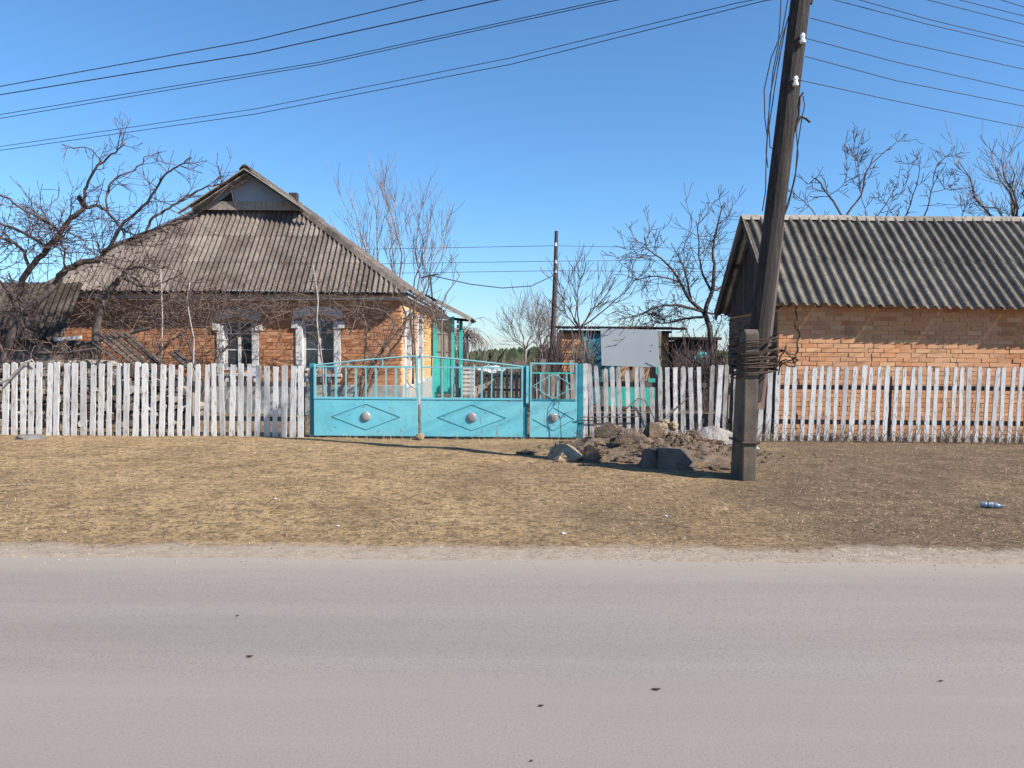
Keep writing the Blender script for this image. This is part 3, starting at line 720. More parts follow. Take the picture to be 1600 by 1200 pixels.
for i in range(5):
    sheet(outb, 'roof_sheet', M['roof_rust'], (ox0 - .05, OY + .15, ozt - .02), (1, 0, 0), (0, 2.4, .12), i * .66 + .002, i * .66 + .658, 0, 2.6, .11, .022, res=8, lift=.003 * (i % 2))
MB().bar((ox0, OY + .25, ozt - .09), (ox1, OY + .25, ozt - .09), .08, .06).build('eave_beam', M['darkwood'], outb)
# dark lean-to to the right of it
dl = thing('dark_timber_lean_to', 'dark timber lean-to squeezed between the outbuilding and the brick shed', 'lean-to', (4.7, 20, 0))
dx0, dx1 = xat(1054, 19.6), xat(1122, 19.6); dz = zat(1090, 528, 19.6)
n = 9
for i in range(n):
    a = dx0 + (dx1 - dx0) * i / n
    MB().box((a, 19.6, 0), (a + (dx1 - dx0) / n - .012, 19.63, dz - rr.uniform(.03, .06))).build('board', M['darkwood'], dl)
MB().box((dx0, 19.65, 0), (dx1, 21, dz - .08)).build('wall', M['darkwood'], dl)
MB().box((dx0 - .1, 19.45, dz - .05), (dx1 + .05, 21.2, dz + .02)).build('roof_slab', M['darkwood'], dl)

# grey sheet panel above green panel
GYp = 18.0
bo = thing('sheet_metal_screen', 'large pale grey metal sheet above a bright green panel on a timber frame', 'screen', (xat(985, GYp), GYp, 0))
gp = [at(938.5, 513, GYp), at(1028, 515.5, GYp), at(1031, 574, GYp), at(940, 571, GYp)]
b = MB()
for dy in (0, .012):
    for p in gp: b.v.append((p.x, p.y + dy, p.z))
b.t = [0] * 8; b.f = [(0, 1, 2, 3), (7, 6, 5, 4), (0, 4, 5, 1), (1, 5, 6, 2), (2, 6, 7, 3), (3, 7, 4, 0)]
b.build('upper_sheet', M['sheet'], bo)
for (px, py) in ((1019, 539), (1017, 548)):
    p = at(px, py, GYp - .003); MB().tube([p, p + Vector((0, -.01, 0))], .01, 8).build('bolt', M['rust'], bo)
ga, gc = at(941, 604, GYp), at(1031, 655, GYp)
ng = 6
for i in range(ng):
    a = ga.x + (gc.x - ga.x) * i / ng
    MB().box((a, GYp - .3, .12), (a + (gc.x - ga.x) / ng - .006, GYp - .275, ga.z)).build('green_board', M['green'], bo)
p = at(1022, 594, GYp); MB().box((p.x - .18, GYp - .3, p.z - .08), (p.x + .13, GYp - .27, p.z + .05)).build('green_offcut', M['green'], bo)
for x in (ga.x + .02, (ga.x + gc.x) / 2, gc.x - .02): MB().box((x - .035, GYp + .05, -.02), (x + .035, GYp + .12, gp[0].z - .05)).build('post', M['oldwood'], bo)
MB().box((ga.x, GYp + .125, ga.z + .06), (gc.x, GYp + .16, ga.z + .13)).build('rail', M['darkwood'], bo)
for z_ in (.3, ga.z - .15): MB().box((ga.x, GYp - .27, z_), (gc.x, GYp - .22, z_ + .06)).build('rail', M['darkwood'], bo)
for x in (ga.x + .05, gc.x - .05): MB().box((x - .03, GYp - .22, -.02), (x + .03, GYp + .05, .1)).build('foot', M['darkwood'], bo)
for x in (ga.x + .05, gc.x - .05): MB().box((x - .03, GYp - .22, .1), (x + .03, GYp - .16, ga.z - .1)).build('post', M['oldwood'], bo)

# crumpled teal tarp
def lump(name, mat, c, r, seed, amp=.35, fr=2.2, sub=3, flat=True, parent=None, smooth=False, cut=None, squash=1, **props):
    bm = bmesh.new(); bmesh.ops.create_icosphere(bm, subdivisions=sub, radius=1)
    s = Vector((seed * 7.3, seed * 3.1, seed * 1.7))
    for v in bm.verts:
        d = v.co.normalized(); k = 1 + amp * noise.noise(d * fr * .6 + s) + amp * .45 * noise.noise(d * fr * 1.9 + s) + amp * .22 * noise.noise(d * fr * 5 + s) + amp * .14 * noise.noise(d * fr * 11 + s)
        p = d * k
        if cut:
            for (n, dd) in cut:
                n = Vector(n).normalized(); e = p.dot(n) - dd
                if e > 0: p -= n * e * .93
        v.co = Vector((p.x * r[0], p.y * r[1], p.z * r[2]))
    zl = min(v.co.z for v in bm.verts)
    me = bpy.data.meshes.new(name); bm.to_mesh(me); bm.free(); me.materials.append(mat)
    if smooth: me.polygons.foreach_set('use_smooth', [True] * len(me.polygons))
    o = obj(name, me, parent, **props); o.location = c
    return o
p = at(1097, 560, 19.54)
lump('tarp', M['tealtarp'], (p.x, 19.54, zat(1097, 560, 19.5)), (.24, .07, .16), 3, .3, 3, label='crumpled teal tarpaulin hung on the dark timber lean-to', category='tarp')

# ================================================================== white picket fences
FY = 11.9
def picket_mesh(w, h, top, seed, mat, chip=0):
    q = random.Random(seed); n = 7; prof = []
    L = [(-w / 2 + q.uniform(-.004, .004) * chip, h * i / n) for i in range(n + 1)]
    Rr = [(w / 2 + q.uniform(-.005, .004) * chip, h * i / n) for i in range(n + 1)]
    L[-1] = (L[-1][0], h - (.03 if top else q.uniform(0, .02))); Rr[-1] = (Rr[-1][0], h - (.03 if top else q.uniform(0, .03)))
    tp = [(w * .3, h - .008), (0, h), (-w * .3, h - .01)] if top == 1 else [(q.uniform(-.02, .02), h)] if top == 2 else [(w * .2, h - q.uniform(0, .02)), (-.01, h - q.uniform(0, .03))]
    poly = Rr + tp + L[::-1]
    b = MB(); b.prism(poly, -.011, .011); return b.mesh('picket', mat)
def make_fence(name, label, px_list, kind, seed, posts, rails, mats):
    q = random.Random(seed); xs_ = [xat(p[0], FY) for p in px_list]
    fe = thing(name, label, 'fence', (sum(xs_) / len(xs_), FY, 0)); off = woff(fe)
    var = [picket_mesh((.08, .066, .066)[seed - 1] + q.uniform(-.007, .009), 1.0, kind if q.random() < .8 else 0, seed * 50 + i, mats[0] if i % 5 else mats[1], 1.2) for i in range(10)]
    for (px, top, lean) in px_list:
        x = xat(px, FY); z0 = gh(x, FY) - .03; o = obj('picket', var[q.randrange(10)], fe)
        o.location = Vector((x, FY + q.uniform(-.01, .006), z0)) - off
        o.scale = (q.uniform(.86, 1.1), 1, top - z0)
        o.rotation_euler = (q.uniform(-.012, .012), R(lean) + q.gauss(0, .008), q.uniform(-.06, .06))
    xa, xb = min(xs_) - .1, max(xs_) + .08
    for z in rails: MB().box((xa, FY + .026, z - .035), (xb, FY + .06, z + .035)).build('rail', M['darkwood'] if kind == 1 else M['oldwood'], fe)
    for x in posts:
        b = MB(); b.tube([(x, FY + .13, -.2), (x, FY + .13, 1.02)], .055, 8); b.build('post', M['oldwood'], fe)
    return fe
q = random.Random(3)
pl = []
px = -420
while px < 478:
    top = 1.135 + q.gauss(0, .012) + (.0 if px < 390 else -.01)
    pl.append((px + q.uniform(-1.2, 1.2), top, 1.6 if px < 330 else q.uniform(-.6, 1.6))); px += 13.7
make_fence('picket_fence', 'whitewashed square-topped picket fence left of the turquoise gate', pl, 0, 1, [-12, -9.6, -7.2, -5.0, -3.3], (.28, .82), (M['picket'], M['picket']))
pl = []
mid = [(919, 1.19), (930, 1.18), (943, 1.17), (957, 1.11), (968, 1.14), (981, 1.14), (993, 1.09), (1005, 1.15), (1017, 1.14), (1030.5, .82), (1042, 1.15), (1054, 1.13), (1067, 1.15), (1080, 1.14), (1093, 1.14), (1105, 1.17), (1118, 1.18), (1130, 1.18), (1145, 1.17)]
mid = [(915.5, 1.19), (926, 1.18), (938.5, 1.16), (948.5, 1.11), (960, 1.14), (971, 1.14), (984, 1.08), (996, 1.15), (1008.5, 1.14), (1021.5, .83), (1034, 1.15), (1045, 1.14), (1057, 1.14), (1068.5, 1.15), (1083, 1.14), (1096, 1.15), (1110.5, 1.18), (1120.5, 1.18), (1131.5, 1.19), (1149, 1.16)]
for (a, t) in mid: pl.append((a + 1, t, q.uniform(-3.2, -.5) if a < 1100 else q.uniform(.5, 3)))
make_fence('picket_fence', 'weathered peeling picket fence between the wicket and the leaning pole', pl, 1, 2, [1.18, 2.3, 3.38], (.3, .86), (M['picket_bare'], M['picket']))
pl = []; px = 1163
while px < 1960:
    pl.append((px + q.uniform(-1, 1), 1.175 + q.gauss(0, .01), q.uniform(.8, 2.6))); px += 13.05
make_fence('picket_fence', 'white round-topped picket fence in front of the brick shed', pl, 1, 3, [3.7, 5.9, 8.1, 10.3], (.3, .84), (M['picket'], M['picket']))

# ================================================================== turquoise gates
GT = FY - .02
def gz(px, py): return zat(px, py, GT)
def gx(px): return xat(px, GT)
gate = thing('double_gate', 'turquoise double-leaf metal gate with arched rails and embossed diamonds', 'gate', (gx(655), GT, 0))
off = woff(gate)
def dia_groove(cx, cz, hw, hh, y, parent, seg=((1, 1), (1, -1), (-1, -1), (-1, 1))):
    P = {(1, 1): ((cx, cz + hh), (cx + hw, cz)), (1, -1): ((cx + hw, cz), (cx, cz - hh)), (-1, -1): ((cx, cz - hh), (cx - hw, cz)), (-1, 1): ((cx - hw, cz), (cx, cz + hh))}
    for s in seg:
        a, c = P[s]; MB().bar((a[0], y, a[1]), (c[0], y, c[1]), .006, .006, up=(0, 1, 0)).build('diamond_strip', M['groove'], parent)
def dome(cx, cz, r, y, parent):
    b = MB(); rings = 6; n = 20
    pts = [(cx, y - .055 * math.cos(0), cz)]
    for i in range(rings + 1):
        a = math.pi / 2 * i / rings; rr_ = r * math.sin(a) ** .8; d = .055 * math.cos(a)
        for k in range(n): t = 2 * math.pi * k / n; b.v.append((cx + rr_ * math.cos(t), y - d * .6, cz + rr_ * math.sin(t)))
    b.t = [0] * len(b.v)
    for i in range(rings):
        for k in range(n): k2 = (k + 1) % n; b.f.append((i * n + k, i * n + k2, (i + 1) * n + k2, (i + 1) * n + k))
    return b.build('hub_cap', M['cap'], parent, smooth=True)
zp, zb, zr = .605, .03, 1.105
topz = lambda x: 1.275 - .155 * (abs(x - gx(655)) / (gx(820) - gx(655))) ** 1.25
for (xa, xb, li) in ((gx(490.5), gx(653), 0), (gx(657.5), gx(818), 1)):
    # panel with folded edges
    leaf = MB().box((xa, GT - .012, zb), (xb, GT + .012, zp)).build('gate_leaf', M['teal'], gate, bevel=.004)
    fr = MB(); fr.box((xa, GT - .022, zp), (xb, GT + .022, zp + .03)); fr.build('mid_rail', M['teal'], leaf)
    for x in (xa, xb - .03) : MB().box((x, GT - .02, zp + .03), (x + .03, GT + .02, topz(x + .015))).build('stile', M['tealpale'], leaf)
    MB().box((xa + .03, GT - .013, zr - .013), (xb - .03, GT + .013, zr + .013)).build('upper_rail', M['tealpale'], leaf)
    pts = [(xa + (xb - xa) * i / 10, GT, topz(xa + (xb - xa) * i / 10)) for i in range(11)]
    MB().tube(pts, .014, 6).build('top_rail', M['tealpale'], leaf)
    nb = 9
    for i in range(nb):
        x = xa + .03 + (xb - xa - .06) * (i + 1) / (nb + 1)
        wv = .03 if i % 2 else .02
        MB().box((x - wv / 2, GT - .009, zp + .03), (x + wv / 2, GT + .009, zr - .013)).build('baluster', M['tealpale'], leaf)
    for x in (xa + (xb - xa) * .33, xa + (xb - xa) * .66): MB().box((x - .008, GT - .008, zr + .013), (x + .008, GT + .008, topz(x) - .01)).build('baluster', M['tealpale'], leaf)
    cx, cz = (xa + xb) / 2, (zp + zb) / 2 + .01
    dia_groove(cx, cz, .53, .2, GT - .014, leaf); dome(cx, cz + (.005), .078, GT - .013, leaf)
for (px, w_) in ((486.5, .075), (821.5, .07)):
    x = gx(px); MB().box((x - w_ / 2, GT + .03, -.1), (x + w_ / 2, GT + .13, 1.15)).build('gate_post', M['tealdark'], gate, bevel=.004)  # shade on the post is put into its darker teal
x = gx(824.5); MB().box((x - .02, GT - .03, .56), (x + .02, GT + .015, 1.14)).build('stop_plate', M['teal'], gate)
wick = thing('wicket_gate', 'narrow turquoise wicket gate with open diamond lattice beside the double gate', 'gate', (gx(867), GT, 0))
xa, xb = gx(828.5), gx(902.5); zt_ = 1.165
leaf = MB().box((xa, GT - .012, zb), (xb, GT + .012, .6)).build('gate_leaf', M['teal'], wick, bevel=.004)
for x in (xa, xb - .03): MB().box((x, GT - .018, .6), (x + .03, GT + .018, zt_)).build('stile', M['tealpale'], leaf)
MB().box((xa, GT - .018, zt_), (xb, GT + .018, zt_ + .025)).build('top_rail', M['tealpale'], leaf)
MB().box((xa + .03, GT - .018, .6), (xb - .03, GT + .02, .625)).build('mid_rail', M['tealdark'], leaf)
MB().box((xa + .03, GT + .004, 1.02), (xb - .03, GT + .02, 1.04)).build('cross_rail', M['green'], leaf)
for i in range(4):
    x = xa + .03 + (xb - xa - .06) * (i + 1) / 5; MB().box((x - .011, GT + .002, .625), (x + .011, GT + .016, 1.02)).build('baluster', M['tealpale'], leaf)
cx, cz = (xa + xb) / 2, .825; hw, hh = (xb - xa) / 2 - .045, .195
P = [(cx, cz + hh), (cx + hw, cz), (cx, cz - hh), (cx - hw, cz)]
for i in range(4):
    a, c = P[i], P[(i + 1) % 4]; MB().bar((a[0], GT - .006, a[1]), (c[0], GT - .006, c[1]), .012, .02, up=(0, 1, 0)).build('lattice_bar', M['tealpale'], leaf)
dia_groove(cx, .315, hw, .18, GT - .014, leaf, ((1, 1), (-1, -1), (1, -1)))
dome(cx, .34, .075, GT - .013, leaf)
x = gx(908); MB().box((x - .04, GT + .0, -.1), (x + .04, GT + .09, 1.17)).build('gate_post', M['tealdark'], wick, bevel=.004)
MB().tube([(xb - .01, GT - .03, .3), (xb + .4, GT - .03, .3)], .008, 6).build('bolt_bar', M['concrete_grey'], wick)

# ================================================================== pole, stub, wires
PY = 8.28
def pole_pt(z):
    # axis of the leaning pole by height
    a, c = at(1184.5, 540, PY), at(1251.5, 0, PY)
    t = (z - a.z) / (c.z - a.z); return a.lerp(c, t)
pole = thing('utility_pole', 'tall dark weathered wooden utility pole leaning right, wired to a concrete stub', 'pole', (pole_pt(0).x, PY, 0))
zz = list(np.linspace(.85, 6.9, 15)); b = MB()
b.tube([pole_pt(z) + Vector((noise.noise(Vector((z * .5, 1, 1))) * .012, 0, 0)) for z in zz], [.112 - .002 * z for z in zz], 14)
b.build('shaft', M['pole'], pole, smooth=False)
sp0, sp1 = pole_pt(.75) + Vector((.12, .05, 0)), pole_pt(2.75) + Vector((.085, .03, 0))
MB().bar(sp0, sp1, .075, .06, up=(0, 1, 0)).build('splint', M['redwood'], pole)
sx0, sx1 = xat(1164, 8.0), xat(1186, 8.0); zt_ = zat(1175, 514, 8.0)
b = MB(); prof = [(8.0, -.25), (8.46, -.25), (8.44, .1), (8.3, zt_ - .3), (8.22, zt_ - .1), (8.13, zt_ - .015), (8.05, zt_), (8.0, zt_ - .05)]
b.prism(prof, sx0, sx1, 'x'); b.build('stub', M['concrete'], pole, bevel=.012)
cxm, cym = (sx0 + pole_pt(1.2).x + .1) / 2, 8.17
q = random.Random(6)
for i in range(11):
    z = 1.14 + i * .03 + q.uniform(-.012, .012) + (.06 if i > 8 else 0); tl = q.uniform(-.08, .08); pts = []
    for k in range(25):
        t = 2 * math.pi * k / 24
        # a rounded rectangle loop round stub and pole
        cxk, syk = math.cos(t), math.sin(t); e = .45
        X = cxm + math.copysign(abs(cxk) ** e, cxk) * (.215 + q.uniform(-.004, .004)); Y_ = cym + math.copysign(abs(syk) ** e, syk) * .195
        pts.append((X, Y_ , z + tl * cxk + q.uniform(-.006, .006)))
    MB().tube(pts, .009, 5).build('binding_wire', M['rust'], pole)
for i in range(7):
    p = Vector((cxm + .2, 7.99, 1.2 + q.uniform(-.08, .22))); d = Vector((q.uniform(0, 1), q.uniform(-.6, .2), q.uniform(-.6, 1))).normalized()
    pts = [p + d * t * q.uniform(.8, 1.1) + Vector((0, 0, math.sin(t * 30) * .02)) for t in np.linspace(0, .2, 6)]
    MB().tube(pts, .008, 5).build('wire_end', M['rust'], pole)
z = .42; lp = [(sx0 - .012, 7.985, z), (sx1 + .014, 7.985, z), (sx1 + .014, 8.46, z), (sx0 - .012, 8.46, z), (sx0 - .012, 7.985, z)]
MB().tube(lp, .012, 6).build('lower_band', M['rust'], pole)
for (px, py) in ((1254, 60), (1243, 127)):
    p = at(px, py, PY - .13)
    MB().tube([p + Vector((-.07, .06, -.06)), p + Vector((-.04, 0, -.03)), p + Vector((-.005, 0, 0.0))], .01, 6).build('hook', M['rust'], pole)
    MB().tube([p + Vector((0, 0, -.045)), p + Vector((0, 0, -.02)), p + Vector((0, 0, -.015)), p + Vector((0, 0, .015)), p + Vector((0, 0, .02)), p + Vector((0, 0, .05))], [.03, .033, .022, .022, .03, .018], 10).build('insulator', M['porcelain'], pole)
for (pts) in ([(1254, 0), (1268, 6), (1272, -12)], [(1243, 205), (1248, 180), (1250, 152), (1255, 145)], [(1236, 200), (1246, 192), (1252, 182), (1260, 186), (1266, 191)]):
    MB().tube([at(a, c, PY - .05) for (a, c) in pts], .013, 6).build('rusty_bracket', M['rust'], pole)
for pts in ([(1222, -40), (1219, 30), (1216, 70), (1208, 110), (1200, 190), (1197, 240), (1200, 262)], [(1238, -40), (1222, 50), (1205, 90), (1194, 140), (1195, 185), (1199, 215), (1197, 250), (1196, 300), (1191, 330)],
            [(1234, 20), (1220, 65), (1211, 110), (1203, 150), (1201, 190), (1203, 230), (1207, 232)], [(1228, 40), (1218, 90), (1210, 140), (1205, 175), (1199, 215)],
            [(1255, 150), (1257, 165), (1252, 190), (1246, 230), (1243, 270), (1236, 300), (1225, 335), (1212, 350)], [(1244, 205), (1247, 240), (1242, 280), (1232, 320), (1222, 345)]):
    MB().tube([at(a, c, PY - .04) for (a, c) in pts], .0065, 5).build('loose_cable', M['wire'], pole)

def cable(label, pts, r=.0065, ext=None, sag=0, group=None, name='overhead_wire'):
    """pts: (px,py,Y); the run goes on past the frame to ext metres"""
    P = [at(*p) for p in pts]
    if ext:
        d = (P[-1] - P[-2]).normalized(); P.append(P[-1] + d * ext)
    out = []
    for i in range(len(P) - 1):
        n = 10
        for k in range(n + (i == len(P) - 2)):
            t = k / n; out.append(P[i].lerp(P[i + 1], t) - Vector((0, 0, 0 if len(P) > 3 else sag * 4 * t * (1 - t))))
    b = MB(); b.tube(out, r * .82, 5); b.build(name, M['wire'], label=label, category='wire', group=group)
Lw = [('topmost overhead wire running from the pole top to the left edge', [(1278, -118, 8.4), (660, 0, 10.2), (400, 62, 11.1), (0, 135, 12.2)], .0085),
      ('second thick overhead wire from the top on the left side', [(1276, -95, 8.4), (778, 0, 9.8), (400, 83, 11), (0, 148, 12.2)], .0095),
      ('upper wire of the middle close-set pair on the left', [(1274, -72, 8.4), (945, 0, 9.3), (500, 97, 10.7), (0, 179, 12.2)], .0065),
      ('lower wire of the middle close-set pair on the left', [(1272, -62, 8.4), (950, 3, 9.3), (500, 101, 10.7), (0, 185, 12.2)], .0065),
      ('upper wire of the lowest pair, meeting the left edge', [(1258, -16, 8.3), (1150, 5, 8.7), (800, 90, 9.7), (400, 170, 10.9), (0, 229, 12.2)], .0055),
      ('lower wire of the lowest pair, ending just above the left tree', [(1256, -8, 8.3), (1195, 1, 8.5), (800, 100, 9.7), (400, 178, 10.9), (0, 235, 12.2)], .006)]
for (lab, pts, r) in Lw: cable(lab, pts, r, 22, group='wires running left from the pole')
Rw = [('lowest wire on the right, tied to the lower insulator', [(1244, 124, 8.14), (1400, 158, 8.8), (1600, 199, 9.7)]),
      ('second lowest wire on the right, leaving the pole shaft', [(1258, 88, 8.2), (1400, 126, 8.8), (1600, 166, 9.7)]),
      ('wire on the right tied to the upper insulator', [(1256, 59, 8.14), (1400, 97, 8.8), (1600, 142, 9.7)]),
      ('fourth wire from below on the right side of the pole', [(1266, 28, 8.2), (1400, 64, 8.8), (1600, 108, 9.7)]),
      ('wire crossing the upper right sky from the pole head', [(1272, -14, 8.2), (1300, -1, 8.3), (1450, 38, 9), (1600, 73, 9.7)]),
      ('wire just above it in the upper right sky', [(1276, -22, 8.2), (1340, -1, 8.4), (1450, 30, 9), (1600, 66, 9.7)]),
      ('third highest wire in the upper right corner', [(1280, -50, 8.3), (1450, 0, 9), (1600, 38, 9.7)]),
      ('second highest wire in the upper right corner', [(1281, -70, 8.3), (1500, 0, 9.2), (1600, 25, 9.7)]),
      ('highest wire cutting the upper right corner', [(1282, -95, 8.3), (1565, 0, 9.5), (1600, 11, 9.7)])]
for (lab, pts) in Rw: cable(lab, pts, .0055, 20, group='wires running right from the pole')
# the thin old pole in the background
bp = thing('utility_pole', 'thin dark wooden pole standing far behind the wicket', 'pole', (xat(866, 30), 30, 0))
b = MB(); b.tube([at(x, y, 30) for (x, y) in ((862, 640), (863, 560), (866, 480), (868, 420), (869.5, 361))], [.13, .13, .1, .085, .07], 9); b.build('shaft', M['bark'], bp)
for y in (382, 409, 424): p = at(868.5, y, 29.88); MB().tube([p - Vector((0, 0, .06)), p + Vector((0, 0, .06))], [.05, .035], 8).build('insulator', M['porcelain'], bp)
cable('drooping service cable from the thin pole to the house', [(866, 430, 29.9), (830, 447, 29), (785, 450, 28), (735, 444, 27), (690, 434, 26), (672, 430, 25.5)], .022, name='service_cable')
for i, (y0, y1, y2) in enumerate(((388, 384, 387), (411, 408, 407), (426, 423, 424))):
    cable(['topmost', 'middle', 'lowest'][i] + ' of the three faint wires on the thin background pole', [(540, y0 + 2, 34), (868, y1, 29.9), (1030, y2, 33)], .012, 25, group='faint wires on the thin pole')
hb = thing('roof_mast', 'small dark cable mast rising behind the house roof', 'mast', (xat(672, 25.4), 25.4, 0))
MB().tube([Vector((xat(678, 25.4), 25.4, 0)), at(676, 470, 25.4), at(672, 428, 25.4)], .03, 6).build('shaft', M['bark'], hb)
MB().tube([at(658, 434, 25.4), at(685, 428, 25.4)], .03, 6).build('cross_arm', M['bark'], hb)

# ================================================================== trees
class Tree:
    def __init__(s, seed, minr): s.q = random.Random(seed); s.tr = MB(); s.tw = MB(); s.minr = minr
    def tube(s, pts, rad):
        rad = [max(r, s.minr) for r in rad]
        (s.tr if rad[0] > .028 else s.tw).tube(pts, rad, 7 if rad[0] > .028 else 4 if rad[0] > .012 else 3)
    def grow(s, p, d, L, r, lev, up=.25, wob=.5, kids=4, spread=(25, 60), ratio=(.4, .7)):
        q = s.q; n = 4 if lev == 0 else 6; pts = [p.copy()]; d = d.normalized()
        for i in range(n):
            d = (d + Vector((q.gauss(0, 1), q.gauss(0, 1), q.gauss(0, 1))) * wob / n + Vector((0, 0, up / n))).normalized()
            p = p + d * (L / n); pts.append(p)
        s.tube(pts, [r * (1 - .6 * i / n) for i in range(n + 1)])
        if lev > 0:
            for k in range(kids):
                t = q.uniform(.2, 1) ; i = min(n - 1, int(t * n)); a = pts[i].lerp(pts[i + 1], t * n - i)
                dd = (pts[i + 1] - pts[i]).normalized()
                s.grow(a, s.turn(dd, R(q.uniform(*spread))), L * q.uniform(*ratio), r * .55, lev - 1, up, wob, max(2, kids - 1), spread, ratio)
    def turn(s, d, ang):
        q = s.q; a = d.cross(Vector((q.gauss(0, 1), q.gauss(0, 1), q.gauss(0, 1))))
        a = a.normalized() if a.length > 1e-4 else Vector((1, 0, 0))
        return (d * math.cos(ang) + a * math.sin(ang)).normalized()
    def limb(s, pix, Y0, Y1, r0, r1, twigs=10, tl=(.25, .7), lev=1, up=.15, wob=.6, kids=3):
        """a limb followed through the photograph, from depth Y0 to Y1, with twigs on it"""
        n = len(pix); P = [at(a, c, Y0 + (Y1 - Y0) * i / (n - 1)) for i, (a, c) in enumerate(pix)]
        pts = []
        for i in range(n - 1):
            a, b_, c, d = P[max(0, i - 1)], P[i], P[i + 1], P[min(n - 1, i + 2)]
            for k in range(4):
                t = k / 4
                pts.append(.5 * ((2 * b_) + (c - a) * t + (2 * a - 5 * b_ + 4 * c - d) * t * t + (3 * b_ - a - 3 * c + d) * t ** 3))
        pts.append(P[-1]); m_ = len(pts)
        pts = [p + Vector((s.q.gauss(0, .006), s.q.gauss(0, .02), s.q.gauss(0, .006))) for p in pts]
        s.tube(pts, [r0 + (r1 - r0) * i / (m_ - 1) for i in range(m_)])
        for k in range(twigs):
            i = s.q.randrange(max(1, m_ // 6), m_ - 1); d = (pts[i + 1] - pts[i]).normalized()
            r = min(r0 + (r1 - r0) * i / m_, .014) * .7
            s.grow(pts[i], s.turn(d, R(s.q.uniform(30, 85))), s.q.uniform(*tl), r, lev, up, wob, kids)
    def build(s, name, label, cat, base, tm, wm, group=None):
        t = thing(name, label, cat, base, group)
        s.tr.build('trunk', M[tm], t, smooth=True); s.tw.build('crown', M[wm], t)
        return t

# the gnarled tree at the left edge
T = Tree(1, .0045); Y = 13.2
T.limb([(0, 700), (4, 600), (14, 540), (38, 492)], Y, Y, .11, .08, 2)
T.limb([(38, 492), (32, 455), (46, 420), (75, 387), (105, 348), (133, 325)], Y, Y, .06, .034, 30, (.3, .9), 2)
T.limb([(38, 492), (75, 455), (100, 425), (125, 410), (155, 405), (165, 393), (200, 375), (228, 363)], Y, Y + .5, .07, .026, 30, (.3, .9), 2)
T.limb([(228, 363), (240, 340), (265, 325), (290, 308), (325, 292), (352, 287), (362, 290)], Y + .5, Y + .7, .028, .007, 22, (.2, .6))
T.limb([(165, 393), (195, 348), (225, 322), (245, 292), (262, 270), (280, 258), (298, 245)], Y + .3, Y - .3, .03, .009, 18, (.2, .6))
T.limb([(133, 325), (133, 303), (140, 280), (160, 253), (180, 238), (197, 225)], Y, Y - .4, .03, .009, 12, (.2, .6))
T.limb([(160, 254), (148, 240), (133, 230), (115, 231), (98, 226)], Y - .2, Y - .3, .014, .006, 4, (.1, .3))
T.limb([(133, 325), (128, 315), (124, 308)], Y, Y, .05, .035, 1)
T.limb([(135, 325), (155, 322), (175, 338), (185, 352), (197, 362), (215, 368)], Y, Y + .4, .03, .012, 16, (.2, .6))
T.limb([(170, 335), (166, 305), (178, 280), (205, 268), (222, 255), (228, 245)], Y, Y + .1, .02, .008, 10, (.15, .5))
T.limb([(228, 363), (255, 352), (285, 348), (315, 330)], Y + .5, Y + .6, .02, .007, 12, (.2, .5))
T.limb([(70, 392), (95, 370), (78, 350), (40, 330), (0, 305), (-60, 290)], Y, Y - .6, .03, .012, 26, (.3, .8), 2)
T.limb([(75, 387), (40, 365), (0, 350), (-50, 345)], Y, Y + .4, .03, .015, 24, (.3, .8), 2)
T.limb([(46, 420), (30, 385), (0, 372), (-40, 360)], Y, Y - .5, .03, .015, 22, (.3, .8), 2)
T.limb([(155, 405), (190, 420), (210, 435), (232, 448), (258, 440), (288, 426)], Y + .2, Y - .2, .025, .008, 14, (.2, .6))
T.limb([(100, 425), (102, 395), (96, 375), (112, 352)], Y, Y - .3, .025, .01, 14, (.2, .7), 2)
T.limb([(-30, 420), (0, 440), (20, 470), (30, 492)], Y - .5, Y, .02, .03, 20, (.3, .8), 2)
T.build('gnarled_tree', 'gnarled bare old fruit tree sprawling at the left edge', 'tree', (at(0, 690, Y).x, Y, 0), 'bark', 'twig')
T = Tree(2, .006)
T.limb([(146, 650), (149, 570), (152, 505), (160, 478), (172, 455), (190, 433)], 14.2, 14.2, .085, .05, 8, (.2, .5))
T.limb([(190, 433), (205, 440), (225, 452), (238, 462)], 14.2, 14, .03, .012, 10, (.2, .6))
T.limb([(190, 433), (200, 420), (225, 418), (250, 430)], 14.2, 14.3, .03, .012, 10, (.2, .6))
T.build('cut_back_tree', 'short dark bent trunk before the sunlit strip of brick wall', 'tree', (at(146, 640, 14.2).x, 14.2, 0), 'bark', 'twig')

# saplings and vines before the house
def sapling(label, pix, Y, r0, r1, tm, wm, tw=8, tl=(.1, .4), seed=1, cat='sapling', name='sapling', base=None):
    T = Tree(seed, .0055 if Y > 12 else .0035); T.tr.v = []
    n = len(pix); P = [at(a, c, Y) for (a, c) in pix]; P[0].z = gh(P[0].x, Y) - .03
    b = T.tr; m_ = len(P)
    T.tr.tube(P, [r0 + (r1 - r0) * i / (m_ - 1) for i in range(m_)], 6)
    for k in range(tw):
        i = T.q.randrange(1, m_ - 1) if m_ > 2 else 0; t = T.q.random(); d = (P[i + 1] - P[i]).normalized()
        T.grow(P[i].lerp(P[i + 1], t), T.turn(d, R(T.q.uniform(30, 80))), T.q.uniform(*tl), .008, 1, .3, .5, 3)
    T.build(name, label, cat, (P[0].x, Y, P[0].z), tm, wm)
sapling('straight pale sapling left of the first window', [(250, 690), (252, 570), (254, 500), (252, 445), (251, 420)], 13.4, .014, .009, 'bark_white', 'twig', 12, seed=4)
sapling('crooked pale sapling rising at the first window', [(305, 690), (302, 570), (303, 530), (296, 495), (292, 468), (297, 440)], 13.3, .015, .009, 'bark_white', 'twig', 14, seed=5)
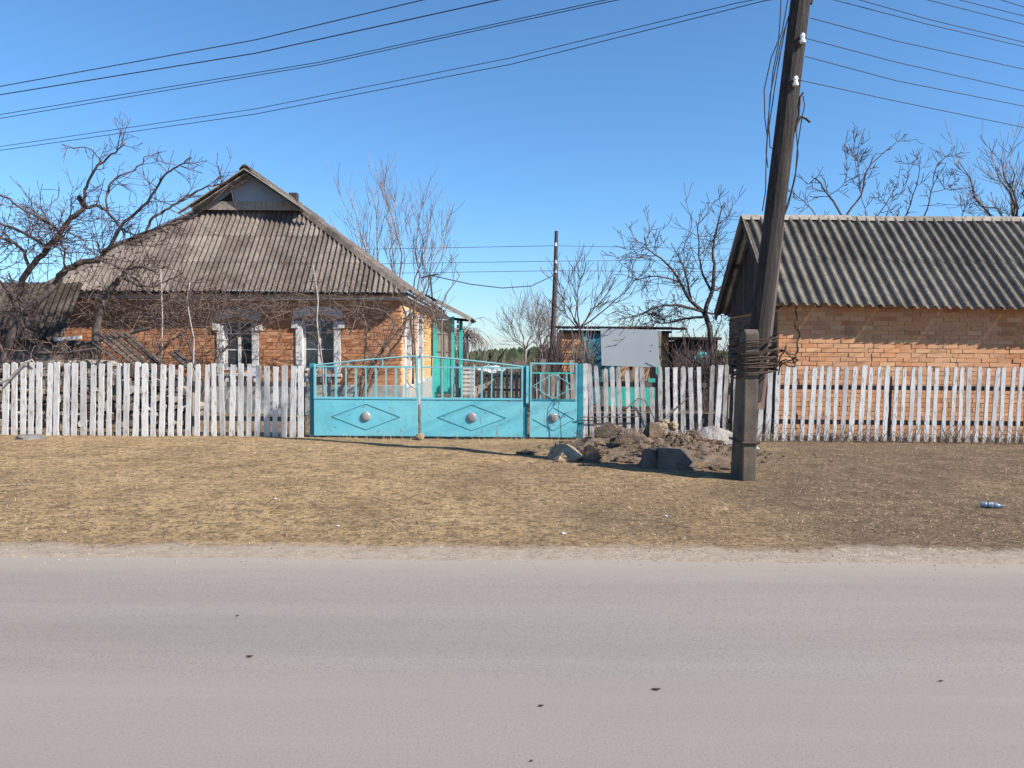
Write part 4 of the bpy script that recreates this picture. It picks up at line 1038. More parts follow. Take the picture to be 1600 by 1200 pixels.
sapling('white trunked sapling crossing the second window', [(508, 690), (504, 572), (498, 530), (495, 500), (497, 470), (494, 445), (489, 415)], 14, .02, .011, 'bark_white', 'twig', 12, seed=6)
sapling('dark sapling slanting from the pale trunk at the fence', [(312, 690), (310, 580), (298, 548), (292, 530), (265, 505), (225, 490)], 13.6, .024, .01, 'bark', 'twig', 10, seed=7)
sapling('thin brown stem in front of the side wall', [(653, 690), (652, 610), (649, 560), (646, 500), (648, 475), (660, 455)], 14.6, .022, .012, 'cane', 'cane', 8, seed=8)
sapling('thin grey stem before the turquoise porch', [(690, 700), (690, 600), (690, 520), (691, 475), (700, 455), (712, 440), (722, 425)], 15.4, .022, .008, 'bark_grey', 'cane', 6, (.2, .6), seed=9)
sapling('dark twiggy seedling against the wicket panel', [(877, 692), (876, 660), (872, 640), (874, 622)], 11.78, .007, .004, 'bark', 'twig', 4, (.06, .14), seed=10)
T = Tree(12, .0042)
for i in range(310):
    q = T.q; px = q.uniform(150, 420) if i < 225 else q.uniform(420, 625); py = q.gauss(492, 18) if px < 340 else q.gauss(478, 10) if px < 520 else q.gauss(494, 11)
    Y = q.uniform(14.9, 15.85); p = at(px, py, Y)
    d = Vector((q.gauss(0, 1), q.gauss(0, .15), q.gauss(.0, .35)))
    T.grow(p, d, q.uniform(.3, .9), .0065, 1, q.uniform(-.5, .2), .8, 3, (30, 90))
for pix in ([(560, 640), (575, 590), (590, 560), (612, 530), (632, 505), (640, 490), (645, 470)], [(566, 640), (585, 585), (605, 555), (628, 525), (634, 495), (628, 478)], [(548, 640), (560, 600), (580, 570), (600, 540), (615, 515), (605, 490), (570, 480), (530, 478)],
            [(225, 650), (230, 580), (260, 540), (290, 515), (310, 480), (350, 470), (400, 468)], [(310, 640), (330, 580), (352, 545), (380, 520), (420, 500), (470, 480)], [(560, 640), (570, 560), (573, 520), (565, 480)]):
    T.limb(pix, 15.3, 15.7, .03, .014, 14, (.2, .7), 1, -.1, .8)
T.limb([(546, 522), (556, 495), (565, 468)], 15, 15, .018, .014, 2)
T.build('grapevine', 'tangled bare grapevine trained along the house eaves', 'vine', (-5, 15.4, 0), 'cane', 'cane')
for i, (a, c, y) in enumerate(((at(200, 468, 15.6), at(600, 466, 15.6), 0), (at(210, 489, 15.5), at(560, 484, 15.5), 1))):
    b = MB(); b.tube([a, a.lerp(c, .5) - Vector((0, 0, .03)), c], .006, 5)
    b.build('trellis_wire', M['bark_grey'], label=['upper', 'lower'][i] + ' trellis wire carrying the vine along the house', category='wire')
T = Tree(77, .005)
for i in range(60):
    q = T.q; p = Vector((q.uniform(-2.2, -1.95), q.uniform(16.5, 20.8), q.uniform(2.25, 2.5)))
    T.grow(p, Vector((q.uniform(.0, .4), q.gauss(0, 1), q.gauss(-.2, .3))), q.uniform(.3, .7), .008, 1, -.2, .9, 3, (30, 90))
T.limb([(646, 600), (645, 540), (642, 500), (648, 482)], 17.4, 17.4, .03, .02, 4)
T.build('climbing_vine', 'dry climbing vine under the side eaves of the house', 'vine', (-2.1, 17.4, 0), 'cane', 'cane')

# bare trees beyond
def fan_tree(label, px, Y, base_py, tips, r, seed, tm, wm, minr, twigs=14, tl=(.4, 1.2), lev=1, up=.5, fork=None, name='bare_tree', cat='tree', group=None):
    T = Tree(seed, minr); x = xat(px, Y); z0 = gh(x, Y)
    f = at(*(fork or (px, base_py)), Y); b0 = Vector((x, Y, z0 - .1))
    T.tr.tube([b0, b0.lerp(f, .5) + Vector((T.q.gauss(0, .05), T.q.gauss(0, .05), 0)), f], [r * 1.25, r, r * .85], 9)
    for tip in tips:
        t = at(tip[0], tip[1], Y); dY = T.q.uniform(-1, 1) * (t - f).length * .35
        n = 5; pix = []
        bow = T.q.uniform(-.12, .12)
        for i in range(n + 1):
            s = i / n; a = f.lerp(t, s) ; pix.append((a, s))
        P = [f.lerp(t, s) + Vector((0, dY * s, 0)) + (t - f).cross(Vector((0, 1, 0))) * (bow * math.sin(math.pi * s)) + Vector((T.q.gauss(0, 1), T.q.gauss(0, 1), T.q.gauss(0, 1))) * .03 * (t - f).length * (s > 0) for s in np.linspace(0, 1, n + 1)]
        rr0 = r * .55
        T.tube(P, [rr0 * (1 - .8 * i / n) for i in range(n + 1)])
        for k in range(twigs):
            s = T.q.uniform(.25, 1); i = min(n - 1, int(s * n)); d = (P[i + 1] - P[i]).normalized()
            T.grow(P[i].lerp(P[i + 1], s * n - i), T.turn(d, R(T.q.uniform(15, 55))), T.q.uniform(*tl), max(rr0 * .35 * (1 - .6 * s), minr), lev, up, .35, 3, (15, 45))
    T.build(name, label, cat, (x, Y, z0), tm, wm, group)
fan_tree('slender pale upright bare tree rising behind the house roof', 632, 27, 520, [(545, 300), (580, 285), (605, 300), (625, 330), (652, 320), (668, 345), (690, 350), (703, 385), (560, 350), (590, 270)], .06, 31, 'twig_grey', 'twig_grey', .007, 13, (.6, 1.6), 1, .9, (632, 500))
fan_tree('bare young tree with forked crown behind the outbuilding', 905, 23.5, 540, [(875, 440), (895, 420), (912, 425), (950, 430), (958, 460), (875, 480), (985, 445)], .045, 32, 'bark', 'twig', .007, 9, (.4, 1.0), 1, .5, (906, 512))
T = Tree(33, .0065); Y = 19
T.limb([(1112, 640), (1112, 560), (1108, 510), (1100, 488)], Y, Y, .085, .06, 2)
T.limb([(1100, 488), (1112, 455), (1116, 420), (1114, 390), (1122, 350), (1130, 320)], Y, Y, .06, .012, 20, (.3, .9))
T.limb([(1112, 455), (1095, 420), (1092, 380), (1088, 345)], Y, Y + .5, .035, .009, 16, (.3, .9), up=.5)
T.limb([(1100, 488), (1078, 468), (1062, 440), (1045, 415), (1020, 395), (1004, 385)], Y, Y - .5, .05, .009, 26, (.3, .9), 2)
T.limb([(1078, 468), (1072, 430), (1060, 400), (1048, 380)], Y, Y, .03, .008, 16, (.3, .8), up=.5)
T.limb([(1100, 488), (1065, 478), (1030, 478), (1000, 492), (985, 500)], Y, Y - .6, .04, .009, 26, (.3, .8), 2, up=-.1)
T.limb([(1100, 495), (1070, 498), (1040, 505), (1015, 500)], Y, Y + .5, .035, .009, 24, (.3, .8), 2, up=-.1)
T.limb([(1062, 440), (1030, 432), (1005, 435), (990, 438)], Y, Y, .02, .008, 14, (.2, .7))
T.limb([(1112, 455), (1135, 440), (1150, 400)], Y, Y + .6, .03, .009, 12, (.3, .8))
T.limb([(1100, 488), (1125, 490), (1140, 475)], Y, Y + .4, .03, .012, 16, (.3, .8))
T.limb([(1122, 350), (1140, 335), (1146, 310)], Y, Y, .014, .007, 6, (.3, .8), up=.6)
T.build('gnarled_tree', 'dark twisted bare tree left of the brick shed gable', 'tree', (xat(1112, Y), Y, 0), 'bark', 'twig')
T = Tree(34, .006); Y = 17.6
T.limb([(1335, 650), (1335, 500), (1332, 400)], Y, Y, .16, .12, 0)
for pix, r in (([(1332, 400), (1315, 335), (1290, 300), (1275, 278), (1262, 288), (1248, 270)], .05), ([(1332, 400), (1320, 345), (1345, 305), (1355, 265), (1385, 235), (1415, 213)], .05), ([(1345, 305), (1342, 270), (1340, 235), (1352, 200)], .02), ([(1332, 400), (1370, 340), (1395, 300), (1408, 258)], .035),
               ([(1332, 400), (1405, 350), (1432, 290), (1440, 245)], .04), ([(1332, 400), (1430, 355), (1455, 300), (1462, 262), (1485, 240)], .04), ([(1455, 300), (1480, 295), (1497, 278)], .018), ([(1332, 400), (1275, 335), (1255, 315), (1235, 295)], .03), ([(1297, 305), (1320, 285), (1322, 250), (1318, 222)], .018),
               ([(1355, 345), (1345, 300), (1335, 250), (1335, 205)], .02), ([(1380, 350), (1392, 320), (1415, 290), (1420, 250)], .02), ([(1500, 345), (1508, 325), (1512, 312)], .014), ([(1405, 350), (1385, 320), (1370, 300)], .018)):
    T.limb(pix, Y, Y + T.q.uniform(-.8, .8), r * .55, .006, 11, (.12, .45), 1, .4, .5, 3)
T.build('bare_tree', 'bare fruit tree spreading above the shed ridge beside the pole', 'tree', (xat(1335, Y), Y, 0), 'bark', 'twig')
fan_tree('bare tree above the shed ridge at the right edge', 1590, 19, 420, [(1520, 245), (1545, 262), (1565, 250), (1590, 245), (1615, 255), (1515, 320), (1650, 270)], .07, 35, 'bark', 'twig_grey', .006, 12, (.4, 1.0), 1, .5, (1590, 370))
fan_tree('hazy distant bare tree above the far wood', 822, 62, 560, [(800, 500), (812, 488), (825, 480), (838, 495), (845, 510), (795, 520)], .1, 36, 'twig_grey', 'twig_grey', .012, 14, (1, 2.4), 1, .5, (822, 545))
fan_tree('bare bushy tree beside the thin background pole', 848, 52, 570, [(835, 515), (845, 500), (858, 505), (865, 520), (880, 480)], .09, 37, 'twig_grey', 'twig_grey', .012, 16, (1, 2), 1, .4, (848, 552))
T = Tree(38, .012); Y = 50; p = at(727, 515, Y)
T.tr.tube([Vector((p.x, Y, gh(p.x, Y))), at(728, 540, Y), p], [.25, .2, .12], 8)
for i in range(70):
    d = Vector((T.q.gauss(0, 1), T.q.gauss(0, 1), T.q.uniform(.1, 1))); T.grow(p - Vector((0, 0, T.q.uniform(0, .8))), d, T.q.uniform(1, 2), .03, 1, -1.6, .3, 3)
T.build('weeping_tree', 'pale weeping willow shape just right of the porch roof', 'tree', (p.x, Y, gh(p.x, Y)), 'twig_grey', 'twig_grey')

# far brown scrub, reads as one mass
b = MB(); q = random.Random(50)
for i in range(5200):
    Y = q.uniform(30, 48); x = q.uniform(-8, 9); z = gh(x, Y); h = q.uniform(.65, 1.3) * (.75 + .35 * noise.noise(Vector((x * .6, Y * .4, 0))))
    tx, ty = q.gauss(0, .3), q.gauss(0, .3)
    b.tube([(x, Y, z - .05), (x + tx * .4, Y + ty * .4, z + h * .5), (x + tx, Y + ty, z + h)], [.022, .018, .01], 3)
b.build('brown_scrub', M['bush'], kind='stuff', label='brown leafless scrub beyond the yard', category='scrub')
# far pine wood
b = MB(); q = random.Random(51)
for i in range(1700):
    Y = q.uniform(170, 300); x = q.uniform(-110, 150); z = gh(x, Y) - .5; h = q.uniform(14.2, 15.8) + 2.2 * noise.noise(Vector((x * .03, 5, 0))); h *= .92 + .0006 * (Y - 170)
    wd = q.uniform(2.4, 4.6); n = 8
    for (s0, s1, w0) in ((.1, .62, 1.), (.42, .86, 1.), (.72, .98, .8)):
        k = len(b.v); ph = q.random() * 6
        for j in range(n): t = ph + 2 * math.pi * j / n; rj = wd * w0 * q.uniform(.6, 1.2); b.v.append((x + rj * math.cos(t), Y + rj * math.sin(t), z + h * (s0 + q.uniform(-.05, .05))))
        b.v.append((x + q.gauss(0, .3), Y, z + h * s1)); b.t += [0] * (n + 1)
        for j in range(n): b.f.append((k + j, k + (j + 1) % n, k + n))
b.build('pine_wood', M['forest'], kind='stuff', label='dark distant pine wood on the low hill', category='wood')

# ================================================================== back yard
fe = thing('yard_fence', 'old grey picket fence across the back of the yard', 'fence', (.1, 22.6, 0))
q = random.Random(61); x = -1.4
while x < 2.4:
    h = .78 + q.uniform(-.06, .05); o = MB().box((x, 22.6, gh(x, 22.6) - .03), (x + q.uniform(.07, .1), 22.62, h), jit=.006).build('picket', M['greywood'], fe); x += .135
MB().box((-1.4, 22.625, .6), (2.4, 22.66, .68)).build('rail', M['darkwood'], fe); MB().box((-1.4, 22.625, .2), (2.4, 22.66, .27)).build('rail', M['darkwood'], fe)
p = at(768, 572, 22)
lump('crumpled_sheet', M['tarp'], (p.x, 22.6, .8), (.36, .17, .13), 5, .5, 3.4, 4, label='crumpled white plastic sheet draped over the old yard fence', category='sheet')
# dark stack of boards behind the wicket
for i in range(9):
    q = random.Random(70 + i); x = xat(833, 17.2) + i * .115
    b = MB(); b.bar((x, 17.1 + q.uniform(0, .1), 0), (x + q.uniform(-.05, .06), 17.4, 1.0 + q.uniform(-.15, .2)), .1, .025, up=(0, 1, 0))
    b.build('leaning_board', M['oldwood'] if i % 3 else M['darkwood'], label=ORD[i] + ' leaning board from the left, seen through the wicket lattice', category='board', group='boards leaning behind the wicket')
MB().box((xat(833, 17.4), 17.42, 0), (xat(905, 17.4), 17.5, .8)).build('board_rack', M['darkwood'], label='dark timber rack behind the leaning boards', category='rack')
T = Tree(71, .008)
for i in range(55):
    q = T.q; p = at(q.uniform(848, 872), 560, q.uniform(18, 18.8)); p.z = 0; T.grow(p, Vector((q.gauss(0, .09), q.gauss(0, .15), 1)), q.uniform(.7, 1.5), .012, 1, .3, .3, 3, (10, 40))
T.build('dark_shrub', 'dense dark leafless shrub at the outbuilding corner', 'shrub', (xat(862, 18.4), 18.4, 0), 'bark', 'twig')
T = Tree(72, .006)
for i in range(60):
    q = T.q; p = Vector((q.uniform(1.5, 1.9), q.uniform(18.7, 19.0), 0)); T.grow(p, Vector((q.gauss(0, .12), q.gauss(0, .08), 1)), q.uniform(.9, 1.5), .008, 1, .3, .2, 3, (8, 28))
T.build('twiggy_shrub', 'twiggy shrub before the blue outbuilding door', 'shrub', (1.7, 18.85, 0), 'bark', 'twig_grey')
T = Tree(73, .0075)
for i in range(150):
    q = T.q; p = Vector((q.uniform(4.0, 5.6), q.uniform(17.6, 19), 0)); T.grow(p, Vector((q.gauss(0, .2), q.gauss(0, .15), 1)), q.uniform(.8, 1.5), .011, 1, .2, .4, 3, (15, 50))
T.build('bramble_shrub', 'dark bramble thicket before the timber lean-to', 'shrub', (4.8, 18.2, 0), 'bark', 'twig')

# firewood stack behind the left fence
q = random.Random(80); meshes = []
for i in range(5):
    b = MB(); n = 9; b.tube([(0, 0, 0), (.02, .38, 0)], [1, .95], n)
    bm_ = b.mesh('firewood_log', M['log_bark']); bm_.materials.append(M['log_end'])
    for p in bm_.polygons:
        if len(p.vertices) > 4: p.material_index = 1
    meshes.append(bm_)
def pile(x0, x1, Y, hfun, r):
    z = r; row = 0; n = 0
    while z < 1.5:
        x = x0 + (r if row % 2 else 0)
        while x < x1:
            if z < hfun(x):
                o = obj('firewood_log', meshes[q.randrange(5)], label='weathered split log in the stack behind the left fence', category='log', group='firewood stacked behind the left fence')
                s = r * q.uniform(.72, 1.0); o.location = (x + q.uniform(-.01, .01), Y + q.uniform(-.05, .05), z + q.uniform(-.008, .008) + .005); o.scale = (s * q.uniform(.85, 1.1), 1, s); o.rotation_euler = (0, q.uniform(0, 6), q.uniform(-.08, .08)); n += 1
            x += 2 * r
        z += r * 1.74; row += 1
    return n
pile(-8.9, -5.35, 13.0, lambda x: .95 + .22 * math.exp(-((x + 7.3) / .6) ** 2) + .1 * math.exp(-((x + 6.3) / .25) ** 2) + .08 * noise.noise(Vector((x * 2, 0, 0))) - .5 * sstep(-5.9, -5.3, x), .082)
wv = xat
for i, (a, c) in enumerate((((146, 535), (190, 570)), ((152, 522), (205, 566)), ((162, 520), (216, 566)), ((172, 519), (226, 566)), ((183, 518), (236, 562)), ((196, 520), (240, 556)), ((265, 550), (292, 572)), ((274, 548), (305, 574)))):
    A, B = at(*a, 13.75), at(*c, 13.15)
    B = A + (B - A) * 1.25
    b = MB(); b.bar(A, B, .06, .025, up=(0, -.4, 1)); b.build('loose_plank', M['darkwood'], label=ORD[i] + ' dark plank from the left sliding off the firewood heap', category='plank', group='planks on the firewood heap')
for i, (a, c, Y) in enumerate((((120, 538), (235, 512), 13.9), ((60, 552), (150, 545), 13.4))):
    b = MB(); b.tube([at(*a, Y), at((a[0] + c[0]) / 2, (a[1] + c[1]) / 2 + 3, Y), at(*c, Y)], .03, 7); b.build('fallen_branch', M['bark'], label=['dark branch lying across the planks', 'dark branch lying at the left end of the firewood'][i], category='branch')
T = Tree(83, .0055)
for i in range(130):
    q = T.q; p = at(q.uniform(-60, 190), q.uniform(555, 640), q.uniform(12.6, 14)); T.grow(p, Vector((q.gauss(0, .8), q.gauss(0, .2), q.uniform(0, 1))), q.uniform(.2, .6), .007, 1, 0, .8, 3, (30, 80))
T.build('brushwood', 'heap of tangled brushwood at the left end of the firewood', 'brushwood', (-8, 13, 0), 'twig', 'cane')
# pale broken branch hung on the fence at far left
b = MB(); b.tube([at(-30, 610, 11.83), at(15, 592, 11.82), at(40, 566, 11.82), at(50, 562, 11.85), at(56, 570, 11.86)], [.02, .02, .018, .012, .007], 6)
b.build('broken_branch', M['bark_white'], label='pale broken branch hung over the fence top at far left', category='branch')

# ================================================================== rubble heap
def mound(name, mat, cx, cy, rx_, ry_, h, seed, amp, **props):
    n = 44; m_ = 30; v = []; f = []
    for j in range(m_ + 1):
        for i in range(n + 1):
            u, w_ = -1 + 2 * i / n, -1 + 2 * j / m_; x, y = cx + u * rx_, cy + w_ * ry_
            d = math.hypot(u, w_); k = max(0, 1 - d * d) ** .9
            nn = noise.fractal(Vector((x * 2.4, y * 2.4, seed)), .9, 2.1, 5)
            v.append((x, y, gh(x, y) - .03 + k * h * (1 + amp * nn) + (k > 0) * .02 * nn))
    for j in range(m_):
        for i in range(n): f.append((j * (n + 1) + i, j * (n + 1) + i + 1, (j + 1) * (n + 1) + i + 1, (j + 1) * (n + 1) + i))
    me = bpy.data.meshes.new(name); o0 = Vector((cx, cy, 0)); me.from_pydata([tuple(Vector(a) - o0) for a in v], [], f); me.materials.append(mat)
    o = obj(name, me, **props); o.location = o0; return o
mound('earth_heap', M['rock_dirt'], 1.9, 10.25, 1.5, 1.25, .21, 3, .6, label='low heap of brown earth beside the pole', category='heap')
mound('gravel_heap', M['gravel'], 3.05, 11.1, .55, .5, .3, 9, .3, label='small grey gravel heap against the peeling fence', category='heap')
def rock(label, px, py, Y, w, h, d, mat, seed, amp=.3, cut=None, fr=2.0, lift=.3, sub=5, smooth=False):
    p = at(px, py, Y); w *= .86; h *= .8; o = lump('rock', M[mat], (p.x, Y, p.z + h * lift), (w / 2, d / 2, h / 2), seed, amp, fr, sub, cut=cut, label=label, category='rock', smooth=smooth); return o
def chunk(label, px, py, Y, pts, mat, seed):
    """a broken block: the hull of jittered corner points, edges roughened"""
    q = random.Random(seed); c = at(px, py, Y); c.z = gh(c.x, Y) + .02; bm = bmesh.new()
    for (x, y, z) in pts:
        for k in range(3): bm.verts.new((x + q.uniform(-.025, .025), y + q.uniform(-.025, .025), z + q.uniform(-.018, .018)))
    r = bmesh.ops.convex_hull(bm, input=bm.verts); bmesh.ops.delete(bm, geom=list(set(r['geom_interior'] + r['geom_unused'])), context='VERTS')
    bmesh.ops.subdivide_edges(bm, edges=bm.edges[:], cuts=5, use_grid_fill=True); bmesh.ops.triangulate(bm, faces=bm.faces[:])
    for v in bm.verts: v.co += Vector((noise.noise(v.co * 9), noise.noise(v.co * 9 + Vector((5, 0, 0))), noise.noise(v.co * 9 + Vector((0, 7, 0))))) * .016 + Vector((noise.noise(v.co * 28), noise.noise(v.co * 28 + Vector((3, 1, 0))), noise.noise(v.co * 28 + Vector((1, 4, 2))))) * .006
    me = bpy.data.meshes.new('rock'); bm.to_mesh(me); bm.free(); me.materials.append(M[mat])
    o = obj('rock', me, label=label, category='rock'); o.location = c
chunk('dark flat-topped slab chunk nearest the pole shadow', 1052, 742, 8.85, [(-.2, -.17, -.06), (.24, -.2, -.06), (.26, .2, -.06), (-.2, .2, -.06), (-.16, -.1, .2), (.16, -.08, .19), (.18, .16, .18), (-.16, .16, .2)], 'rock_grey', 1)
chunk('dark wedge of stone leaning on the slab chunk', 1017, 744, 8.9, [(-.12, -.12, -.06), (.05, -.14, -.06), (.05, .16, -.06), (-.12, .16, -.06), (-.03, -.04, .19), (.05, -.04, .18), (.05, .1, .19), (-.05, .1, .17)], 'rock_grey', 15)
rock('pale boulder with one dark face, left end of the heap', 878, 722, 9.4, .5, .36, .4, 'rock_tan', 2, .25, [((-.8, -.35, .5), .45), ((.5, -.5, .8), .6)], 1.8, .3)
rock('shaggy dark clod right of the pale boulder', 925, 722, 9.4, .4, .3, .36, 'rock_dirt', 3, .5, [((-.6, -.7, .3), .5)], 2.6, .3)
rock('big brown clod at the top left of the heap', 962, 690, 10.3, .62, .36, .45, 'rock_dirt', 4, .42, [((-.5, -.8, .3), .5)], 2.2, .25)
rock('round brown stump-like clod in the middle of the heap', 985, 702, 9.9, .46, .36, .4, 'rock_dirt', 5, .3, [((-.3, -1, .2), .55)], 2.0, .3)
rock('upright brown slab leaning at the heap centre', 1018, 690, 10.2, .36, .38, .26, 'rock_dirt', 6, .28, [((-.9, -.3, .2), .45), ((.3, -1, .4), .5)], 1.8, .3)
rock('smooth tan stone on the crest of the heap', 1030, 672, 10.6, .27, .17, .24, 'rock_tan', 7, .25, None, 1.8, .3)
rock('small cream stone highest on the heap', 1052, 670, 10.7, .16, .16, .16, 'rock_tan', 8, .2, None, 1.6, .3)
rock('cream stone left of the highest one', 1038, 664, 10.8, .2, .13, .18, 'rock_tan', 9, .25, None, 1.6, .3)
rock('broad tan lump on the right flank of the heap', 1058, 700, 10.0, .4, .3, .36, 'rock_dirt', 10, .45, None, 2.2, .3)
rock('brown lump between the heap and the gravel', 1082, 692, 10.3, .26, .26, .26, 'rock_dirt', 11, .35, None, 2.2, .3)
rock('small dark stone right of the slab chunk', 1097, 722, 9.3, .12, .12, .12, 'rock_grey', 12, .3, None, 2, .3)
rock('dark crumbled clods at the left foot of the heap', 826, 712, 9.8, .3, .12, .25, 'rock_dirt', 13, .5, None, 3, .3)
rock('flat dark clod at the foot of the stub', 1128, 738, 8.75, .34, .12, .3, 'rock_dirt', 14, .5, None, 3, .3)
q = random.Random(90)
b = MB()
for i in range(420):
    x, y = 1.9 + q.gauss(0, .75), 10.1 + q.gauss(0, .6)
    if y > 11.7 or y < 8.6: continue
    d = math.hypot((x - 1.9) / 1.5, (y - 10.25) / 1.25); z = gh(x, y) + max(0, 1 - d * d) ** .9 * .21; s = q.uniform(.008, .028)
    b.box((x - s, y - s, z - s * .4), (x + s, y + s * .8, z + s * .9), jit=s * .5)
b.build('rubble_crumbs', M['rock_dirt'], kind='stuff', label='small crumbs of earth and stone over the heap', category='rubble')
rock('pale stone wedged under the meeting gate leaves', 656, 686, 11.72, .16, .14, .14, 'rock_tan', 16, .25, None, 1.8, .3)
# flat grey stone at left
rock('flat grey stone lying before the fence at far left', 46, 690, 11.1, .42, .2, .3, 'concrete_grey', 17, .3, [((0, 0, 1), .6), ((.7, -.6, .2), .6)], 1.8, .3)

# ================================================================== dry grass and weeds
def blades(name, mat, N, seed, region, label, hmin, hmax, flat, dens=None, wm=1):
    q = np.random.default_rng(seed); X = []; 
    ys_ = q.uniform(region[2], region[3], N); xs_ = q.uniform(-1, 1, N) * (ys_ * .69 + 1.2) if region[0] is None else q.uniform(region[0], region[1], N)
    keep = np.array([dens(a, c) > q.random() for a, c in zip(xs_, ys_)]) if dens else np.ones(N, bool)
    xs_, ys_ = xs_[keep], ys_[keep]; N = len(xs_)
    zs_ = np.array([gh(a, c) for a, c in zip(xs_, ys_)])
    L = q.uniform(hmin, hmax, N); az = q.uniform(0, 2 * np.pi, N); el = np.abs(q.normal(flat, .16 if flat < .3 else .35, N)).clip(.03, 1.5)
    dx, dy, dz = np.cos(az) * np.cos(el), np.sin(az) * np.cos(el), np.sin(el)
    wx, wy = -np.sin(az), np.cos(az); w = q.uniform(.0012, .0028, N) * wm
    V = np.empty((N, 3, 3)); B = np.stack([xs_, ys_, zs_ - .002], 1)
    W = np.stack([wx * w, wy * w, np.zeros(N)], 1)
    V[:, 0] = B - W; V[:, 1] = B + W; V[:, 2] = B + np.stack([dx, dy, dz], 1) * L[:, None]
    me = bpy.data.meshes.new(name); me.vertices.add(3 * N); me.vertices.foreach_set('co', V.reshape(-1))
    me.loops.add(3 * N); me.loops.foreach_set('vertex_index', np.arange(3 * N)); me.polygons.add(N)
    me.polygons.foreach_set('loop_start', np.arange(0, 3 * N, 3)); me.update(calc_edges=True)
    a = me.attributes.new('tint', 'FLOAT', 'POINT'); a.data.foreach_set('value', np.repeat(q.random(N) + .001, 3).astype(np.float32))
    me.materials.append(mat); obj(name, me, kind='stuff', label=label, category='grass')
m, nt, b_ = node_mat('straw'); a_ = nt.nodes.new('ShaderNodeAttribute'); a_.attribute_name = 'tint'
nt.links.new(ramp(nt, a_.outputs['Fac'], [(0, (.1, .066, .04)), (.4, (.3, .21, .125)), (.75, (.48, .355, .205)), (1, (.64, .51, .33))]), b_.inputs['Base Color']); b_.inputs['Roughness'].default_value = .9; b_.inputs['Specular IOR Level'].default_value = .15
M['straw'] = m
def dens(x, y):
    k = .55 + .5 * noise.noise(Vector((x * .7, y * .9, 2))) + .35 * noise.noise(Vector((x * 2.5, y * 3, 9)))
    k = max(0, k - .12) * 1.5 * (.6 + .9 * noise.noise(Vector((x * 4, y * 5, 4))))
    return k * sstep(5.2 + .15 * noise.noise(Vector((x * 1.5, 0, 0))), 5.6, y) * (1.05 - .3 * sstep(-3, 3, x + 2 * noise.noise(Vector((x * .3, y * .4, 1)))))
blades('dry_grass', M['straw'], 520000, 1, (None, 0, 5.2, 12.1), 'short dry straw coloured grass on the verge', .015, .055, .1, dens)
blades('straw_litter', M['straw'], 60000, 7, (None, 0, 5.15, 12), 'loose pale straw lying over the verge', .02, .07, .06, lambda x, y: .25 + .6 * noise.noise(Vector((x * .8, y, 21))) + .25 * sstep(-1, 4, x), 1.7)
blades('leaf_litter', M['leaf'], 80000, 8, (None, 0, 5.0, 12), 'dark dead leaf flecks strewn over the verge', .012, .04, .12, lambda x, y: (.2 + .8 * noise.noise(Vector((x * .9, y * 1.2, 33)))) * (.25 + .75 * sstep(5.1, 5.5, y)), 3)
blades('yard_grass', M['straw'], 30000, 2, (-10, 9, 12.1, 22), 'dead grass in the yard behind the fences', .05, .2, .6)
blades('fence_grass', M['straw'], 9000, 3, (-9, 9, 11.72, 12.05), 'longer dry grass along the foot of the fences', .06, .2, .9, lambda x, y: .9 if x > 3.2 else .25)
b = MB(); q = random.Random(95)
for i in range(330):
    x = q.uniform(3.4, 9.2) if i < 230 else q.uniform(1.1, 3.4); y = q.uniform(11.68, 11.84); L = q.uniform(.12, .5); p = Vector((x, y, gh(x, y))); d = Vector((q.gauss(0, .5), q.gauss(0, .1), 1)).normalized(); pts = [p]
    for k in range(4): d = (d + Vector((q.gauss(0, .25), q.gauss(0, .08), q.gauss(0, .15)))).normalized(); p = p + d * L / 4; pts.append(p)
    b.tube(pts, [.004, .0035, .003, .003, .002], 3)
    if q.random() < .6: e = pts[q.randrange(1, 4)]; b.tube([e, e + Vector((q.gauss(0, .07), q.gauss(0, .02), q.uniform(.0, .1)))], .0025, 3)
b.build('dry_weeds', M['twig'], kind='stuff', label='dry dark weed stalks along the right fences', category='weeds')
for i, pix in enumerate(([(978, 640), (990, 628), (998, 622), (1008, 626), (1016, 640), (1022, 655)], [(1042, 655), (1055, 640), (1068, 628), (1078, 618)], [(905, 651), (925, 652), (950, 651), (975, 652), (1000, 650)])):
    b = MB(); b.tube([at(a, c, 11.82) for a, c in pix], .008, 5); b.build('bramble_cane', M['cane'], label=['arched bramble cane on the peeling pickets', 'straight dark cane slanting across the peeling pickets', 'pale cane lying level across the first pickets'][i], category='cane')

b = MB(); q = random.Random(97)
for i in range(1100):
    y = 5.24 - abs(q.gauss(0, .22)); x = q.uniform(-4.6, 4.6); s_ = q.uniform(.0015, .0042)
    if y < 3.2: continue
    z_ = .006 if y < 4.93 else gh(x, y); b.box((x - s_, y - s_, z_ - .004), (x + s_ * q.uniform(.6, 1.4), y + s_, z_ + s_ * 1.2), jit=s_ * .3)
b.build('road_grit', M['grit'], kind='stuff', label='fine grit strewn along the road edge', category='grit')
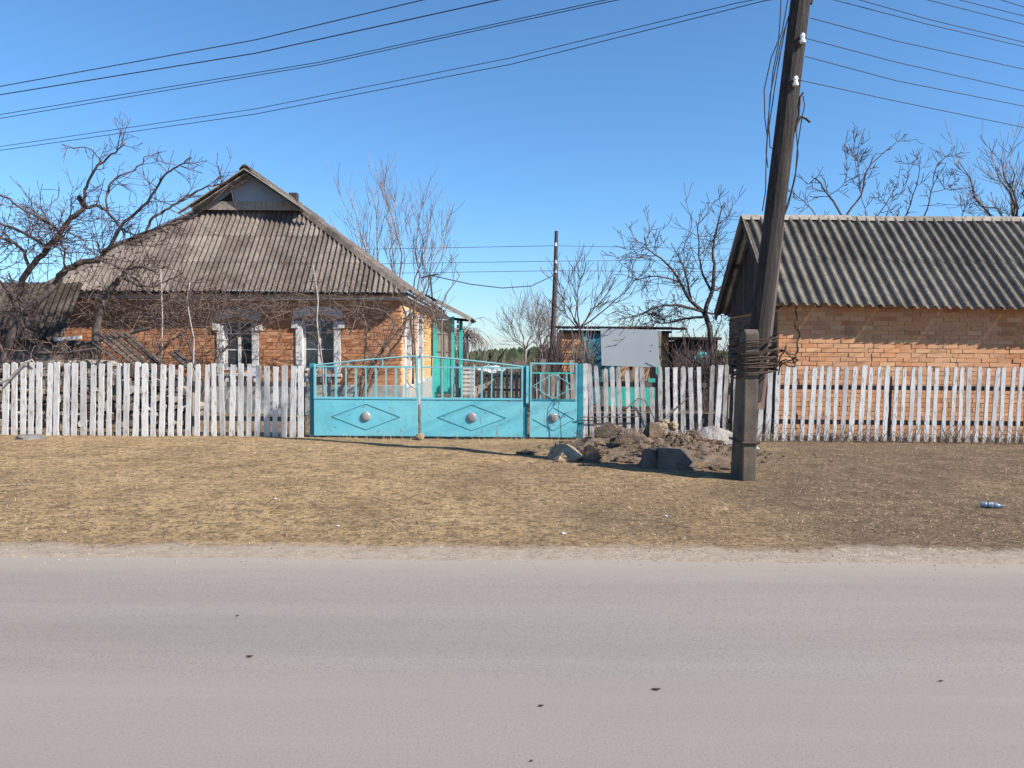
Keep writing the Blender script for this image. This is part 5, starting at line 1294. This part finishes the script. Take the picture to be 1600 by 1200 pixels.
# litter, bottle, leaves
p = at(1549, 799, 6.5); g0 = 1.35 * 0
def ground_pt(px, py):
    d = FW + RT * ((px - 800) / F_PX) + UP * ((600 - py) / F_PX); t = -CAM.z / d.z; P = CAM + d * t
    return Vector((P.x, P.y, gh(P.x, P.y)))
P = ground_pt(1549, 800); bt = thing('plastic_bottle', 'crushed blue plastic bottle lying on the verge at right', 'bottle', P)
dirn = Vector((.9, -.42, 0)).normalized(); c0 = P + Vector((0, 0, .024))
prof = [(-.085, .01), (-.08, .023), (-.045, .026), (-.035, .02), (-.02, .027), (.0, .021), (.025, .026), (.045, .022), (.065, .011), (.078, .01)]
MB().tube([c0 + dirn * a for a, r in prof], [r for a, r in prof], 12).build('body', M['plastic'], bt)
MB().tube([c0 + dirn * .079, c0 + dirn * .092], .0115, 10).build('cap', M['litter'], bt)
MB().tube([c0 + dirn * -.006, c0 + dirn * .012], .0275, 12).build('paper_label', M['litter'], bt)
for i, (px, py, s, lab) in enumerate(((527, 824, .022, 'white paper scrap on the verge below the gate'), (430, 788, .018, 'white paper scrap on the straw left of centre'), (880, 836, .025, 'white scrap at the verge edge right of centre'), (1040, 806, .02, 'tiny white scrap below the rubble heap'))):
    P = ground_pt(px, py); lump('litter_scrap', M['litter'], P + Vector((0, 0, .006)), (s * .85, s * .6, .007), 20 + i, .6, 3, 2, label=lab, category='litter')
for i, (px, py, s, lab) in enumerate(((371, 966, .009, 'small dark leaf on the road, far left'), (390, 1030, .011, 'curled leaf on the road below the far left one'), (1025, 1082, .012, 'dark leaf on the road right of centre'), (845, 1108, .009, 'dark leaf on the road near the centre'), (830, 1195, .006, 'dark leaf at the bottom edge of the road'), (1470, 1069, .009, 'small dark leaf on the road at right'))):
    P = ground_pt(px, py); P.z = .012; s *= (.6, .95, 1, .75, .6, .7)[i]
    b = MB(); b.prism([(P.x - s * 1.5, P.y), (P.x - s * .3, P.y + s * .5), (P.x + s * 1.6, P.y + s * .3), (P.x + s * .4, P.y - s * .5)], .0125, .0165, 'z'); b.build('fallen_leaf', M['leaf'], label=lab, category='leaf')
